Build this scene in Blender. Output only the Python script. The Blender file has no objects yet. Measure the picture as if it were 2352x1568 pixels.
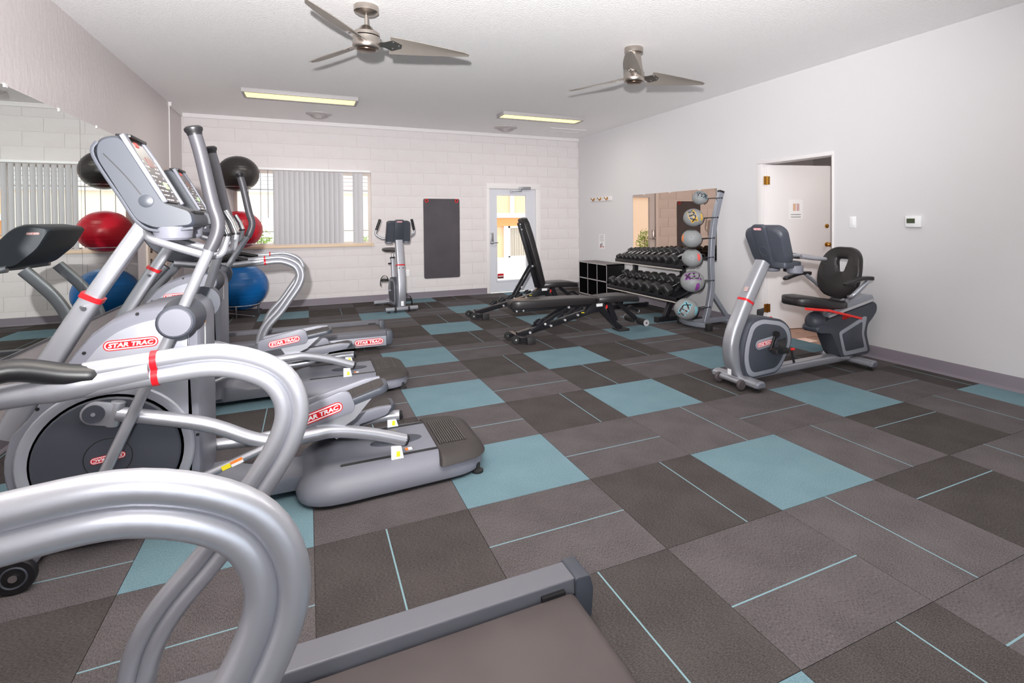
import bpy, bmesh, math, random
from mathutils import Vector, Matrix
random.seed(7)
scn = bpy.context.scene
COL = scn.collection
PI = math.pi
S = 0.6626                      # edge of one carpet tile in metres
XL, XR, YB, YF, ZC = -3.015, 3.671, 3.823, -8.2, 3.015   # inner faces of the room

# ------------------------------------------------------------------ camera
yaw, pitch, roll = 0.4413, 0.0132, -0.0079
fw = Vector((math.sin(yaw)*math.cos(pitch), math.cos(yaw)*math.cos(pitch), -math.sin(pitch)))
r0 = Vector((math.cos(yaw), -math.sin(yaw), 0)); u0 = r0.cross(fw)
rt = math.cos(roll)*r0 + math.sin(roll)*u0; up = -math.sin(roll)*r0 + math.cos(roll)*u0
cam_d = bpy.data.cameras.new('camera'); cam = bpy.data.objects.new('camera', cam_d); COL.objects.link(cam)
m = Matrix((rt, up, -fw)).transposed().to_4x4(); m.translation = Vector((-1.3353, -5.7653, 1.3663))
cam.matrix_world = m
cam_d.sensor_fit = 'HORIZONTAL'; cam_d.sensor_width = 36.0
cam_d.lens = 36.0*1220.247/2352
cam_d.shift_x = (1176-1281.5204)/2352; cam_d.shift_y = (522.0856-784)/2352
cam_d.clip_start = 0.02; cam_d.clip_end = 200
scn.camera = cam

# ------------------------------------------------------------------ world, sun, flash, exposure
w = bpy.data.worlds.new('sky'); scn.world = w; w.use_nodes = True
bg = w.node_tree.nodes['Background']; bg.inputs[0].default_value = (0.80, 0.90, 1.0, 1); bg.inputs[1].default_value = 2.2
def lamp(name, kind, loc, energy, color=(1, 1, 1), target=None, **k):
    d = bpy.data.lights.new(name, kind); o = bpy.data.objects.new(name, d); COL.objects.link(o)
    d.energy = energy; d.color = color; o.location = loc
    for a, b in k.items(): setattr(d, a, b)
    if target is not None:
        o.rotation_euler = (Vector(target)-Vector(loc)).to_track_quat('-Z', 'Y').to_euler()
    return o
lamp('sun', 'SUN', (0, 20, 20), 2.4, (1.0, 0.95, 0.88), target=(3, 24, 0), angle=0.01)
lamp('camera_flash', 'POINT', (-1.50, -5.98, 1.60), 40, (1.0, 0.985, 0.985), shadow_soft_size=0.04)
lamp('bounce_flash', 'SPOT', (-1.50, -6.00, 1.62), 1720, (1.0, 0.985, 0.985), target=(-0.4, -2.4, 3.3), shadow_soft_size=0.04, spot_size=math.radians(110), spot_blend=.8)
scn.view_settings.view_transform = 'Standard'; scn.view_settings.look = 'None'
scn.view_settings.exposure = 0.26; scn.view_settings.gamma = 1.0; scn.view_settings.use_curve_mapping = False
scn.cycles.max_bounces = 8; scn.cycles.diffuse_bounces = 5; scn.cycles.glossy_bounces = 5
scn.cycles.sample_clamp_indirect = 4.0

# ------------------------------------------------------------------ materials
def lin(c):
    return tuple(((v/255)/12.92 if v/255 <= .04045 else (((v/255)+.055)/1.055)**2.4) for v in c)
MATS = {}
def mat(name, rgb, rough=.5, metal=0., bump=None, var=None, spec=.5, emit=None, coat=0., aniso=0., trans=0., ior=1.45, coord='Object'):
    if name in MATS: return MATS[name]
    M = bpy.data.materials.new(name); M.use_nodes = True; nt = M.node_tree; b = nt.nodes['Principled BSDF']
    c = (*lin(rgb), 1)
    b.inputs['Base Color'].default_value = c; b.inputs['Roughness'].default_value = rough
    b.inputs['Metallic'].default_value = metal; b.inputs['Specular IOR Level'].default_value = spec
    b.inputs['Coat Weight'].default_value = coat; b.inputs['IOR'].default_value = ior
    b.inputs['Transmission Weight'].default_value = trans
    if emit: b.inputs['Emission Color'].default_value = (*lin(emit[0]), 1); b.inputs['Emission Strength'].default_value = emit[1]
    if bump or var:
        tc = nt.nodes.new('ShaderNodeTexCoord')
    if bump:       # (scale, strength, distance, detail[, stretch])
        mp = nt.nodes.new('ShaderNodeMapping'); nt.links.new(tc.outputs[coord], mp.inputs[0])
        if len(bump) > 4: mp.inputs['Scale'].default_value = bump[4]
        n = nt.nodes.new('ShaderNodeTexNoise'); n.inputs['Scale'].default_value = bump[0]; n.inputs['Detail'].default_value = bump[3]
        nt.links.new(mp.outputs[0], n.inputs['Vector'])
        bp = nt.nodes.new('ShaderNodeBump'); bp.inputs['Strength'].default_value = bump[1]; bp.inputs['Distance'].default_value = bump[2]
        nt.links.new(n.outputs['Fac'], bp.inputs['Height']); nt.links.new(bp.outputs[0], b.inputs['Normal'])
    if var:        # (scale, rgb2, detail, lo, hi)
        n2 = nt.nodes.new('ShaderNodeTexNoise'); n2.inputs['Scale'].default_value = var[0]; n2.inputs['Detail'].default_value = var[2]
        nt.links.new(tc.outputs[coord], n2.inputs['Vector'])
        rp = nt.nodes.new('ShaderNodeMapRange'); rp.inputs['From Min'].default_value = var[3]; rp.inputs['From Max'].default_value = var[4]
        nt.links.new(n2.outputs['Fac'], rp.inputs['Value'])
        mx = nt.nodes.new('ShaderNodeMix'); mx.data_type = 'RGBA'
        mx.inputs['A'].default_value = c; mx.inputs['B'].default_value = (*lin(var[1]), 1)
        nt.links.new(rp.outputs[0], mx.inputs['Factor']); nt.links.new(mx.outputs['Result'], b.inputs['Base Color'])
    MATS[name] = M
    return M
PAINT   = mat('wall_paint', (214, 212, 214), .75, bump=(60, .05, .01, 4))
BLOCK   = mat('painted_block', (219, 214, 214), .7, bump=(90, .25, .004, 5), var=(3, (213, 206, 206), 3, .35, .7))
PLASTER = mat('skip_trowel_plaster', (206, 198, 198), .42, bump=(26, .28, .012, 6, (1, 1, .45)))
POPCORN = mat('popcorn_ceiling', (250, 248, 248), .95, bump=(75, .5, .014, 6))
def carpet(name, c1, c2, stretch):
    M = mat(name, c1, .95, bump=(420, .8, .003, 3, stretch), spec=.1)
    nt = M.node_tree; b = nt.nodes['Principled BSDF']
    tc = nt.nodes.new('ShaderNodeTexCoord'); mp = nt.nodes.new('ShaderNodeMapping'); mp.inputs['Scale'].default_value = stretch
    n = nt.nodes.new('ShaderNodeTexNoise'); n.inputs['Scale'].default_value = 300; n.inputs['Detail'].default_value = 2
    n3 = nt.nodes.new('ShaderNodeTexNoise'); n3.inputs['Scale'].default_value = 4; n3.inputs['Detail'].default_value = 3
    ad = nt.nodes.new('ShaderNodeMath'); ad.operation = 'MULTIPLY_ADD'; ad.inputs[1].default_value = .35
    rp = nt.nodes.new('ShaderNodeMapRange'); rp.inputs['From Min'].default_value = .5; rp.inputs['From Max'].default_value = .85
    mx = nt.nodes.new('ShaderNodeMix'); mx.data_type = 'RGBA'
    mx.inputs['A'].default_value = (*lin(c1), 1); mx.inputs['B'].default_value = (*lin(c2), 1)
    nt.links.new(tc.outputs['Object'], mp.inputs[0]); nt.links.new(mp.outputs[0], n.inputs['Vector']); nt.links.new(tc.outputs['Object'], n3.inputs['Vector'])
    nt.links.new(n3.outputs['Fac'], ad.inputs[0]); nt.links.new(n.outputs['Fac'], ad.inputs[2])
    nt.links.new(ad.outputs[0], rp.inputs['Value']); nt.links.new(rp.outputs[0], mx.inputs['Factor']); nt.links.new(mx.outputs['Result'], b.inputs['Base Color'])
    return M
CARPET_L = [carpet('carpet_light_along', (72, 67, 68), (103, 97, 99), (1, .35, 1)), carpet('carpet_light_across', (75, 70, 71), (106, 100, 102), (.35, 1, 1))]  # light and dark sets paint the nap's view-dependent sheen into the colour
CARPET_D = [carpet('carpet_dark_along', (57, 53, 52), (82, 77, 76), (1, .35, 1)), carpet('carpet_dark_across', (59, 55, 54), (84, 79, 78), (.35, 1, 1))]
CARPET_T = carpet('carpet_teal', (96, 122, 132), (117, 142, 151), (.6, .6, 1))
LINE_T  = mat('teal_inlay', (118, 148, 156), .9)
SEAM    = mat('floor_adhesive', (70, 64, 64), .9)
BASEB   = mat('vinyl_baseboard', (124, 116, 125), .45)
WHITE   = mat('white_gloss_trim', (226, 222, 222), .45)
SILVER  = mat('silver_powder_coat', (172, 173, 180), .34, .65, bump=(900, .03, .001, 1))
SILVER_M= mat('silver_side_panel', (156, 158, 167), .42, .3)
GREYP   = mat('slate_plastic', (116, 117, 127), .42, bump=(700, .06, .001, 2))
GREYD   = mat('graphite_plastic', (62, 65, 74), .45, bump=(700, .06, .001, 2))
GREYR   = mat('rail_plastic', (98, 98, 105), .45)
GREYL   = mat('light_slate_plastic', (60, 64, 72), .4)
BLACKP  = mat('black_plastic', (26, 25, 27), .4)
BLACKM  = mat('black_powder_coat', (25, 25, 29), .34)
RUBBER  = mat('black_rubber', (34, 33, 34), .6, bump=(400, .1, .001, 2))
FOAM    = mat('charcoal_foam_grip', (62, 61, 66), .42, bump=(500, .08, .001, 2))
BROWNR  = mat('dark_tread_rubber', (54, 49, 48), .6, bump=(300, .2, .001, 2))
VINYL   = mat('black_vinyl', (36, 33, 34), .35, bump=(250, .1, .001, 3))
CHROME  = mat('chrome', (214, 212, 214), .12, 1.)
NICKEL  = mat('brushed_nickel', (184, 176, 168), .32, 1.)
BLADE   = mat('satin_nickel_blade', (160, 152, 144), .45, .45)
ZINC    = mat('zinc_hardware', (206, 204, 206), .4, .5)
BRASS   = mat('polished_brass', (200, 150, 70), .2, 1.)
BRONZE  = mat('antique_bronze', (110, 92, 78), .3, .9)
RED     = mat('red_enamel', (196, 22, 32), .3, coat=.3)
REDL    = mat('red_lever', (222, 48, 44), .4)
WTXT    = mat('white_print', (240, 240, 242), .5)
ORANGE  = mat('orange_label', (236, 130, 50), .5)
YELLOW  = mat('yellow_label', (232, 214, 40), .5)
BELT    = mat('treadmill_belt', (62, 55, 55), .5, bump=(400, .1, .001, 2), var=(2.2, (78, 70, 70), 3, .35, .7))
MIRROR  = mat('silvered_mirror', (232, 238, 234), .0, 1.)
MIRROR_DIM = mat('dimmed_mirror', (206, 184, 168), .0, 1.)  # the reflection's dim tan cast is put into the mirror colour
GLASS   = mat('clear_glass', (255, 255, 255), .0, trans=1., ior=1.02)
BLINDM  = mat('vinyl_blind_slat', (196, 194, 197), .6)
WOODS   = mat('pale_wood_sill', (222, 196, 168), .5, bump=(40, .05, .002, 3, (.1, 1, 1)))
DIFF    = mat('lamp_diffuser', (255, 238, 170), .6, emit=((255, 228, 140), 1.6))
ALU     = mat('satin_aluminium', (170, 170, 174), .35, .9)
BALLK   = mat('black_exercise_ball', (46, 43, 43), .32)
BALLR   = mat('red_exercise_ball', (196, 22, 44), .32)
BALLB   = mat('blue_exercise_ball', (8, 92, 158), .32)
MEDB    = mat('grey_medicine_ball', (140, 142, 143), .5, bump=(120, .1, .002, 2))
STEELG  = mat('grey_rack_steel', (146, 150, 160), .35, .5)
LAMIN   = mat('oak_laminate', (196, 158, 138), .45, bump=(20, .05, .002, 3, (.1, 1, 1)), var=(6, (176, 138, 118), 4, .3, .7))
PEACH   = mat('peach_stucco', (232, 188, 152), .9, bump=(30, .3, .01, 4))
TAN     = mat('tan_stucco', (214, 150, 96), .9, bump=(30, .3, .01, 4))
LEAF    = mat('leaf_green', (112, 142, 58), .7)
CONC    = mat('pale_concrete', (216, 208, 196), .9, bump=(20, .2, .01, 4))
PAPER   = mat('white_paper', (236, 234, 234), .7)
LCDG    = mat('green_lcd', (150, 176, 120), .3)
GREYT   = mat('grey_print', (140, 140, 144), .6)

# ------------------------------------------------------------------ mesh helpers
def V(*a): return Vector(a if len(a) == 3 else a[0])
def spline(pts, k=6, closed=False):
    P = [Vector(p) for p in pts]; n = len(P); out = []
    rng = range(n) if closed else range(n-1)
    for i in rng:
        if closed: a, b, c, d = P[i-1], P[i], P[(i+1) % n], P[(i+2) % n]
        else: a, b, c, d = P[max(i-1, 0)], P[i], P[i+1], P[min(i+2, n-1)]
        for j in range(k):
            t = j/k
            out.append(.5*((2*b) + (c-a)*t + (2*a-5*b+4*c-d)*t*t + (3*b-a-3*c+d)*t**3))
    if not closed: out.append(P[-1])
    return out
def fillet(pts, r, k=5):
    """round the inner corners of a polyline"""
    P = [Vector(p) for p in pts]; out = [P[0]]
    for i in range(1, len(P)-1):
        a, b, c = P[i-1], P[i], P[i+1]
        rr = min(r, (a-b).length*.48, (c-b).length*.48)
        p, q = b+(a-b).normalized()*rr, b+(c-b).normalized()*rr
        for j in range(k+1):
            t = j/k; out.append((1-t)**2*p + 2*t*(1-t)*b + t*t*q)
    out.append(P[-1]); return out
def rpoly(pts, r, k=4):
    """closed 2-D polygon with rounded corners; r one number or one per corner"""
    n = len(pts); out = []
    for i in range(n):
        a, b, c = Vector(pts[i-1]), Vector(pts[i]), Vector(pts[(i+1) % n])
        ri = r[i] if isinstance(r, (list, tuple)) else r
        rr = min(ri, (a-b).length*.48, (c-b).length*.48)
        if rr < 1e-4: out.append(b); continue
        p, q = b+(a-b).normalized()*rr, b+(c-b).normalized()*rr
        for j in range(k+1):
            t = j/k; out.append((1-t)**2*p + 2*t*(1-t)*b + t*t*q)
    return [tuple(v) for v in out]
def capsule2(x0, x1, y0, y1, k=10):
    r = (y1-y0)/2; cy = (y0+y1)/2; out = []
    for i in range(k+1): a = -PI/2+PI*i/k; out.append((x1-r+r*math.cos(a), cy+r*math.sin(a)))
    for i in range(k+1): a = PI/2+PI*i/k; out.append((x0+r+r*math.cos(a), cy+r*math.sin(a)))
    return out
def circ(r, n=16, rx=None): return [((rx or r)*math.cos(2*PI*i/n), r*math.sin(2*PI*i/n)) for i in range(n)]

class MB:
    def __init__(s): s.v = []; s.f = []; s.mi = []; s.mat = 0
    def add(s, vs, fs):
        o = len(s.v); s.v += [Vector(x) for x in vs]
        for f in fs: s.f.append([i+o for i in f]); s.mi.append(s.mat)
        return s
    def box(s, x0, x1, y0, y1, z0, z1, M=None):
        vs = [Vector((x, y, z)) for x in (x0, x1) for y in (y0, y1) for z in (z0, z1)]
        if M is not None: vs = [M @ v for v in vs]
        return s.add(vs, [(0, 1, 3, 2), (4, 6, 7, 5), (0, 4, 5, 1), (2, 3, 7, 6), (0, 2, 6, 4), (1, 5, 7, 3)])
    def prism(s, poly, d0, d1, plane='xz', M=None):
        n = len(poly)
        def p(a, b, d): return {'xz': (a, d, b), 'xy': (a, b, d), 'yz': (d, a, b)}[plane]
        vs = [Vector(p(a, b, d0)) for a, b in poly]+[Vector(p(a, b, d1)) for a, b in poly]
        if M is not None: vs = [M @ v for v in vs]
        fs = [tuple(range(n)), tuple(range(2*n-1, n-1, -1))]+[(i, (i+1) % n, (i+1) % n+n, i+n) for i in range(n)]
        return s.add(vs, fs)
    def loft(s, rings, caps=True):
        n = len(rings[0]); vs = [v for r in rings for v in r]; fs = []
        for k in range(len(rings)-1):
            for i in range(n): fs.append((k*n+i, k*n+(i+1) % n, (k+1)*n+(i+1) % n, (k+1)*n+i))
        if caps: fs.append(tuple(range(n-1, -1, -1))); fs.append(tuple(range((len(rings)-1)*n, len(rings)*n)))
        return s.add(vs, fs)
    def sweep(s, path, sec, side=None, scale=None, caps=True):
        """sec: 2-D polygon (side axis, normal axis); side: fixed side vector or None"""
        P = [Vector(p) for p in path]; rings = []; prev = None
        for i, p in enumerate(P):
            t = (P[min(i+1, len(P)-1)]-P[max(i-1, 0)]).normalized()
            if side is not None: b = Vector(side)
            elif prev is None: b = Vector((0, 0, 1)) if abs(t.z) < .9 else Vector((1, 0, 0))
            else: b = prev
            b = (b-b.dot(t)*t).normalized(); prev = b; nn = t.cross(b)
            k = 1 if scale is None else scale[i] if isinstance(scale, (list, tuple)) else scale
            rings.append([p+b*(a*k)+nn*(c*k) for a, c in sec])
        return s.loft(rings, caps)
    def tube(s, path, r, n=12, caps=True):
        if isinstance(r, (list, tuple)): return s.sweep(path, circ(1, n), scale=list(r), caps=caps)
        return s.sweep(path, circ(r, n), caps=caps)
    def cyl(s, p0, p1, r, n=20, r1=None):
        return s.sweep([p0, p1], circ(1, n), scale=[r, r if r1 is None else r1])
    def lathe(s, prof, c, axis=(0, 0, 1), n=24):
        """prof: (radius, distance along axis)"""
        a = Vector(axis).normalized(); b = a.orthogonal().normalized(); d = a.cross(b); c = Vector(c); rings = []
        for r, h in prof: rings.append([c+a*h+(b*math.cos(2*PI*i/n)+d*math.sin(2*PI*i/n))*max(r, 1e-5) for i in range(n)])
        return s.loft(rings)
    def ball(s, c, r, nu=24, nv=14, sc=(1, 1, 1)):
        c = Vector(c)
        prof = []
        for j in range(nv+1):
            a = -PI/2+PI*j/nv; prof.append([c+Vector((r*sc[0]*math.cos(a)*math.cos(2*PI*i/nu), r*sc[1]*math.cos(a)*math.sin(2*PI*i/nu), r*sc[2]*math.sin(a))) for i in range(nu)])
        prof[0] = [c+Vector((1e-5*math.cos(i), 1e-5*math.sin(i), -r*sc[2])) for i in range(nu)]
        prof[-1] = [c+Vector((1e-5*math.cos(i), 1e-5*math.sin(i), r*sc[2])) for i in range(nu)]
        return s.loft(prof, caps=False)
    def torus(s, c, R, r, axis=(0, 0, 1), n=32, k=8, a0=0, a1=2*PI):
        a = Vector(axis).normalized(); b = a.orthogonal().normalized(); d = a.cross(b); c = Vector(c)
        full = abs(a1-a0-2*PI) < 1e-6
        pts = [c+(b*math.cos(a0+(a1-a0)*i/n)+d*math.sin(a0+(a1-a0)*i/n))*R for i in range(n+1)]
        return s.sweep(pts, circ(r, k), side=a, caps=not full)
    def xf(s, M):
        s.v = [M @ v for v in s.v]; return s
    def mesh(s, name, mats, bevel=0, seg=2, smooth=35, org=(0, 0, 0)):
        me = bpy.data.meshes.new(name); o = Vector(org)
        me.from_pydata([tuple(v-o) for v in s.v], [], s.f)
        for m_ in (mats if isinstance(mats, (list, tuple)) else [mats]): me.materials.append(m_)
        me.polygons.foreach_set('material_index', s.mi)
        bm = bmesh.new(); bm.from_mesh(me); bmesh.ops.recalc_face_normals(bm, faces=bm.faces)
        if bevel:
            ed = [e for e in bm.edges if len(e.link_faces) == 2 and e.calc_face_angle(0) > math.radians(32)]
            if ed: bmesh.ops.bevel(bm, geom=ed, offset=bevel, segments=seg, affect='EDGES', profile=.5, clamp_overlap=True)
        bm.to_mesh(me); bm.free()
        if smooth:
            me.polygons.foreach_set('use_smooth', [True]*len(me.polygons)); me.set_sharp_from_angle(angle=math.radians(smooth))
        me.update(); return me
    def build(s, name, mats, parent=None, bevel=0, seg=2, smooth=35, org=None, label=None):
        if org is None: org = (0, 0, 0) if parent is None else parent.get('_org', (0, 0, 0))
        o = bpy.data.objects.new(name, s.mesh(name, mats, bevel, seg, smooth, org)); COL.objects.link(o)
        if parent is not None: o.parent = parent; o['_org'] = tuple(org)
        else: o.location = org
        if label: o['label'] = label
        return o
def thing(name, label, cat, org, group=None, kind=None, rotz=0):
    """an Empty at the base of a thing; parts are built in world coordinates and stored relative to it"""
    o = bpy.data.objects.new(name, None); COL.objects.link(o); o.location = org; o.rotation_euler = (0, 0, rotz); o.empty_display_size = .1
    o['_org'] = tuple(org)
    if label: o['label'] = label
    if cat: o['category'] = cat
    if group: o['group'] = group
    if kind: o['kind'] = kind
    return o
def tag(o, label, cat, group=None):
    o['label'] = label; o['category'] = cat
    if group: o['group'] = group
    return o
def struct(o, label=None, cat=None):
    o['kind'] = 'structure'
    if label: o['label'] = label
    if cat: o['category'] = cat
    return o
def copy_tree(o, parent=None):
    c = o.copy(); COL.objects.link(c); c.parent = parent
    for ch in list(o.children): copy_tree(ch, c)
    return c
def place(o, me_name, me, loc, parent=None):
    c = bpy.data.objects.new(me_name, me); COL.objects.link(c); c.parent = parent; c.location = loc; return c
def text_verts(txt, size, shear=0., bold=.0, extrude=.0, wide=1.):
    cu = bpy.data.curves.new('t', 'FONT'); cu.body = txt; cu.size = size; cu.align_x = 'CENTER'; cu.align_y = 'CENTER'
    cu.shear = shear; cu.offset = bold; cu.extrude = extrude; cu.resolution_u = 2
    ob = bpy.data.objects.new('t', cu); COL.objects.link(ob)
    dg = bpy.context.evaluated_depsgraph_get(); me = bpy.data.meshes.new_from_object(ob.evaluated_get(dg))
    vs = [Vector((v.co.x*wide, v.co.y, v.co.z)) for v in me.vertices]; fs = [tuple(p.vertices) for p in me.polygons]
    bpy.data.objects.remove(ob); bpy.data.curves.remove(cu); bpy.data.meshes.remove(me)
    return vs, fs
_logo = {}
def logo(parent, c, xdir, ydir, width, name='badge'):
    """red lozenge with a white inline and white slanted capitals; c centre, xdir reading direction, ydir up"""
    x = Vector(xdir).normalized(); y = Vector(ydir); y = (y-y.dot(x)*x).normalized(); n = x.cross(y)
    h = width*.235
    mb = MB(); mb.mat = 0; mb.prism(capsule2(-width/2, width/2, -h/2, h/2), 0, .0010, 'xy')
    mb.mat = 1; mb.prism(capsule2(-width/2+h*.09, width/2-h*.09, -h*.41, h*.41), 0, .0014, 'xy')
    mb.mat = 0; mb.prism(capsule2(-width/2+h*.2, width/2-h*.2, -h*.30, h*.30), 0, .0018, 'xy')
    if 't' not in _logo: _logo['t'] = text_verts('STAR TRAC', 1.0, .18, .035, .0)
    vs, fs = _logo['t']; wx = max(v.x for v in vs)-min(v.x for v in vs); hy = max(v.y for v in vs)-min(v.y for v in vs)
    kx = (width-h*.75)/wx; ky = h*.42/hy; cx = (max(v.x for v in vs)+min(v.x for v in vs))/2; cyy = (max(v.y for v in vs)+min(v.y for v in vs))/2
    mb.mat = 1; mb.add([((v.x-cx)*kx, (v.y-cyy)*ky, .0022) for v in vs], fs)
    Mx = Matrix((x, y, n)).transposed().to_4x4(); Mx.translation = Vector(c); mb.xf(Mx)
    return mb.build(name, [RED, WTXT], parent, smooth=0, label='red lozenge badge lettered STAR TRAC in white')
def print_text(mb, txt, c, xdir, ydir, size, wide=1., bold=0., shear=0.):
    x = Vector(xdir).normalized(); y = Vector(ydir); y = (y-y.dot(x)*x).normalized(); n = x.cross(y)
    vs, fs = text_verts(txt, size, shear, bold, 0., wide); c = Vector(c)
    mb.add([c+x*v.x+y*v.y+n*.0006 for v in vs], fs)
# ================================================================== ROOM SHELL
# ---- floor with carpet tiles
fl = MB(); fl.box(XL-.1, XR, YF-.1, YB, -.08, -.006)
floor = struct(fl.build('floor', SEAM, smooth=0), 'gym floor laid with square carpet tiles in brown-grey and teal', 'floor')
TEAL = {(-1,0),(-1,2),(-1,4),(1,1),(1,3),(1,5),(3,0),(3,2),(3,4),(0,-2),(1,-4),(2,-2),(-1,-4),(0,-6),(-3,-5),(3,-6),(4,-1),(5,5),(-3,4),(-3,1),(-1,7),(-3,-2),(-4,0),(-5,3),(3,6),(5,2),(1,8),(-3,7),(4,8),(2,10),(-2,10),(5,-3)}
TEAL.discard((3,6))
VOFF = {(0,1):.67,(1,2):.5,(0,3):.68,(2,3):.52,(0,-1):.68,(1,-2):.52,(2,1):.67,(0,-3):.56,(1,4):.67,(4,5):.53,(2,5):.5,(3,6):.52,(1,6):.43,(0,5):.67,(-2,5):.44,(-1,6):.5,(0,7):.68}
UOFF = {(0,2):.57,(-1,1):.55,(-1,3):.56,(0,4):.56,(0,0):.36,(2,2):.3,(2,4):.56,(4,4):.56,(3,5):.33,(2,6):.32,(-1,5):.5,(0,6):.56,(-3,5):.57}
LIGHT = {(2,5),(4,5),(3,6),(1,6),(1,4),(0,6)}; DARK = {(3,5),(2,6),(-2,5)}
umin, umax, vmin, vmax = XL/S, XR/S, -YB/S, -YF/S
tile_cache = {}
for u in range(math.floor(umin), math.ceil(umax)):
    for v in range(math.floor(vmin), math.ceil(vmax)):
        a0, a1 = max(u, umin)*S, min(u+1, umax)*S; b0, b1 = -min(v+1, vmax)*S, -max(v, vmin)*S
        if a1-a0 < .02 or b1-b0 < .02: continue
        g = .0012; odd = (u+v) % 2
        teal = (u, v) in TEAL
        off = None if teal else (VOFF.get((u, v), random.choice((.33, .5, .56, .67))) if odd else UOFF.get((u, v), random.choice((.33, .5, .56, .67))))
        dark = (odd == 1 or (u, v) in DARK) and (u, v) not in LIGHT
        M_ = CARPET_T if teal else (CARPET_D if dark else CARPET_L)[odd]
        full = abs(a1-a0-S) < 1e-4 and abs(b1-b0-S) < 1e-4
        key = (teal, off, dark, odd) if full else (u, v)
        if key not in tile_cache:
            mb = MB(); hx, hy = (a1-a0)/2-g, (b1-b0)/2-g
            mb.prism([(-hx, -hy), (hx, -hy), (hx, hy), (-hx, hy)], -.007, 0, 'xy')
            if off is not None:
                mb.mat = 1; lw = .0032
                if odd:
                    x = (u+off)*S-(a0+a1)/2
                    if abs(x) < hx: mb.box(x-lw, x+lw, -hy, hy, -.004, .0005)
                else:
                    y = -(v+off)*S-(b0+b1)/2
                    if abs(y) < hy: mb.box(-hx, hx, y-lw, y+lw, -.004, .0005)
            tile_cache[key] = mb.mesh('carpet_tile', [M_, LINE_T], smooth=0)
        place(floor, 'carpet_tile', tile_cache[key], ((a0+a1)/2, (b0+b1)/2, 0), floor)

# ---- ceiling
c_ = MB(); c_.box(XL-.1, XR+.15, YF-.1, YB+.2, ZC, ZC+.12)
struct(c_.build('ceiling', POPCORN, smooth=0), 'off-white popcorn textured ceiling over the gym', 'ceiling')

# ---- back wall of painted block with window and door openings
WX0, WX1, WZ0, WZ1 = -2.36, -.335, .99, 2.20       # window opening
DX0, DX1, DZ1 = 1.755, 2.775, 2.03                  # door opening (leaf and frame inside)
def wall_with_holes(name, mat_, along, lo, hi, z0, z1, d0, d1, holes, label):
    """boxes around rectangular openings; along 'x' or 'y'"""
    mb = MB(); xs = sorted({lo, hi}|{h[0] for h in holes}|{h[1] for h in holes})
    for a, b in zip(xs, xs[1:]):
        segs = [(z0, z1)]
        for h in holes:
            if h[0] <= a+1e-6 and h[1] >= b-1e-6:
                ns = []
                for p, q in segs:
                    if h[2] > p: ns.append((p, min(q, h[2])))
                    if h[3] < q: ns.append((max(p, h[3]), q))
                segs = ns
        for p, q in segs:
            if along == 'x': mb.box(a, b, d0, d1, p, q)
            else: mb.box(d0, d1, a, b, p, q)
    return struct(mb.build(name, mat_, smooth=0), label, 'wall')
wb = wall_with_holes('wall_back', BLOCK, 'x', XL-.1, XR+.15, -.05, ZC, YB+.007, YB+.2, [(WX0, WX1, WZ0, WZ1), (DX0, DX1, -.05, DZ1)], 'white painted concrete block wall with window and glazed door')
holes = [(WX0, WX1, WZ0, WZ1), (DX0, DX1, -1, DZ1)]
blk_cache = {}
def block(x0, x1, z0, z1):
    if x1-x0 < .02 or z1-z0 < .02: return
    key = (round(x1-x0, 4), round(z1-z0, 4))
    if key not in blk_cache:
        mb = MB(); hx, hz = (x1-x0)/2-.0035, (z1-z0)/2-.0035
        mb.loft([[Vector((a*hx, .008, b*hz)) for a, b in ((-1,-1),(1,-1),(1,1),(-1,1))], [Vector((a*hx, .0015, b*hz)) for a, b in ((-1,-1),(1,-1),(1,1),(-1,1))],
                 [Vector((a*(hx-.002), 0, b*(hz-.002))) for a, b in ((-1,-1),(1,-1),(1,1),(-1,1))]])
        blk_cache[key] = mb.mesh('block', BLOCK, smooth=0)
    place(None, 'block', blk_cache[key], ((x0+x1)/2, YB, (z0+z1)/2), wb)
CH, CL = .2031, .442
for k in range(15):
    z0, z1 = max(0, -.0146+k*CH), min(ZC-.06, -.0146+(k+1)*CH)
    ph = -.778 if k % 2 == 0 else -.559
    n0 = math.floor((XL-ph)/CL)
    for i in range(n0, n0+18):
        x0, x1 = max(XL, ph+i*CL), min(XR, ph+(i+1)*CL)
        if x1 <= x0: continue
        rects = [(x0, x1, z0, z1)]
        for h in holes:
            nr = []
            for (a, b, c, d) in rects:
                if a >= h[1] or b <= h[0] or c >= h[3] or d <= h[2]: nr.append((a, b, c, d)); continue
                if c < h[2]: nr.append((a, b, c, h[2]))
                if d > h[3]: nr.append((a, b, h[3], d))
                cc, dd = max(c, h[2]), min(d, h[3])
                if a < h[0]: nr.append((a, h[0], cc, dd))
                if b > h[1]: nr.append((h[1], b, cc, dd))
            rects = nr
        for r_ in rects: block(*r_)
mb = MB(); mb.box(XL, XR, YB-.012, YB, ZC-.055, ZC); mb.box(XL, XR, YB-.02, YB-.012, ZC-.018, ZC)
struct(mb.build('trim_1', WHITE, smooth=0), 'white moulding along the top of the block wall', 'trim')

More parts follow.
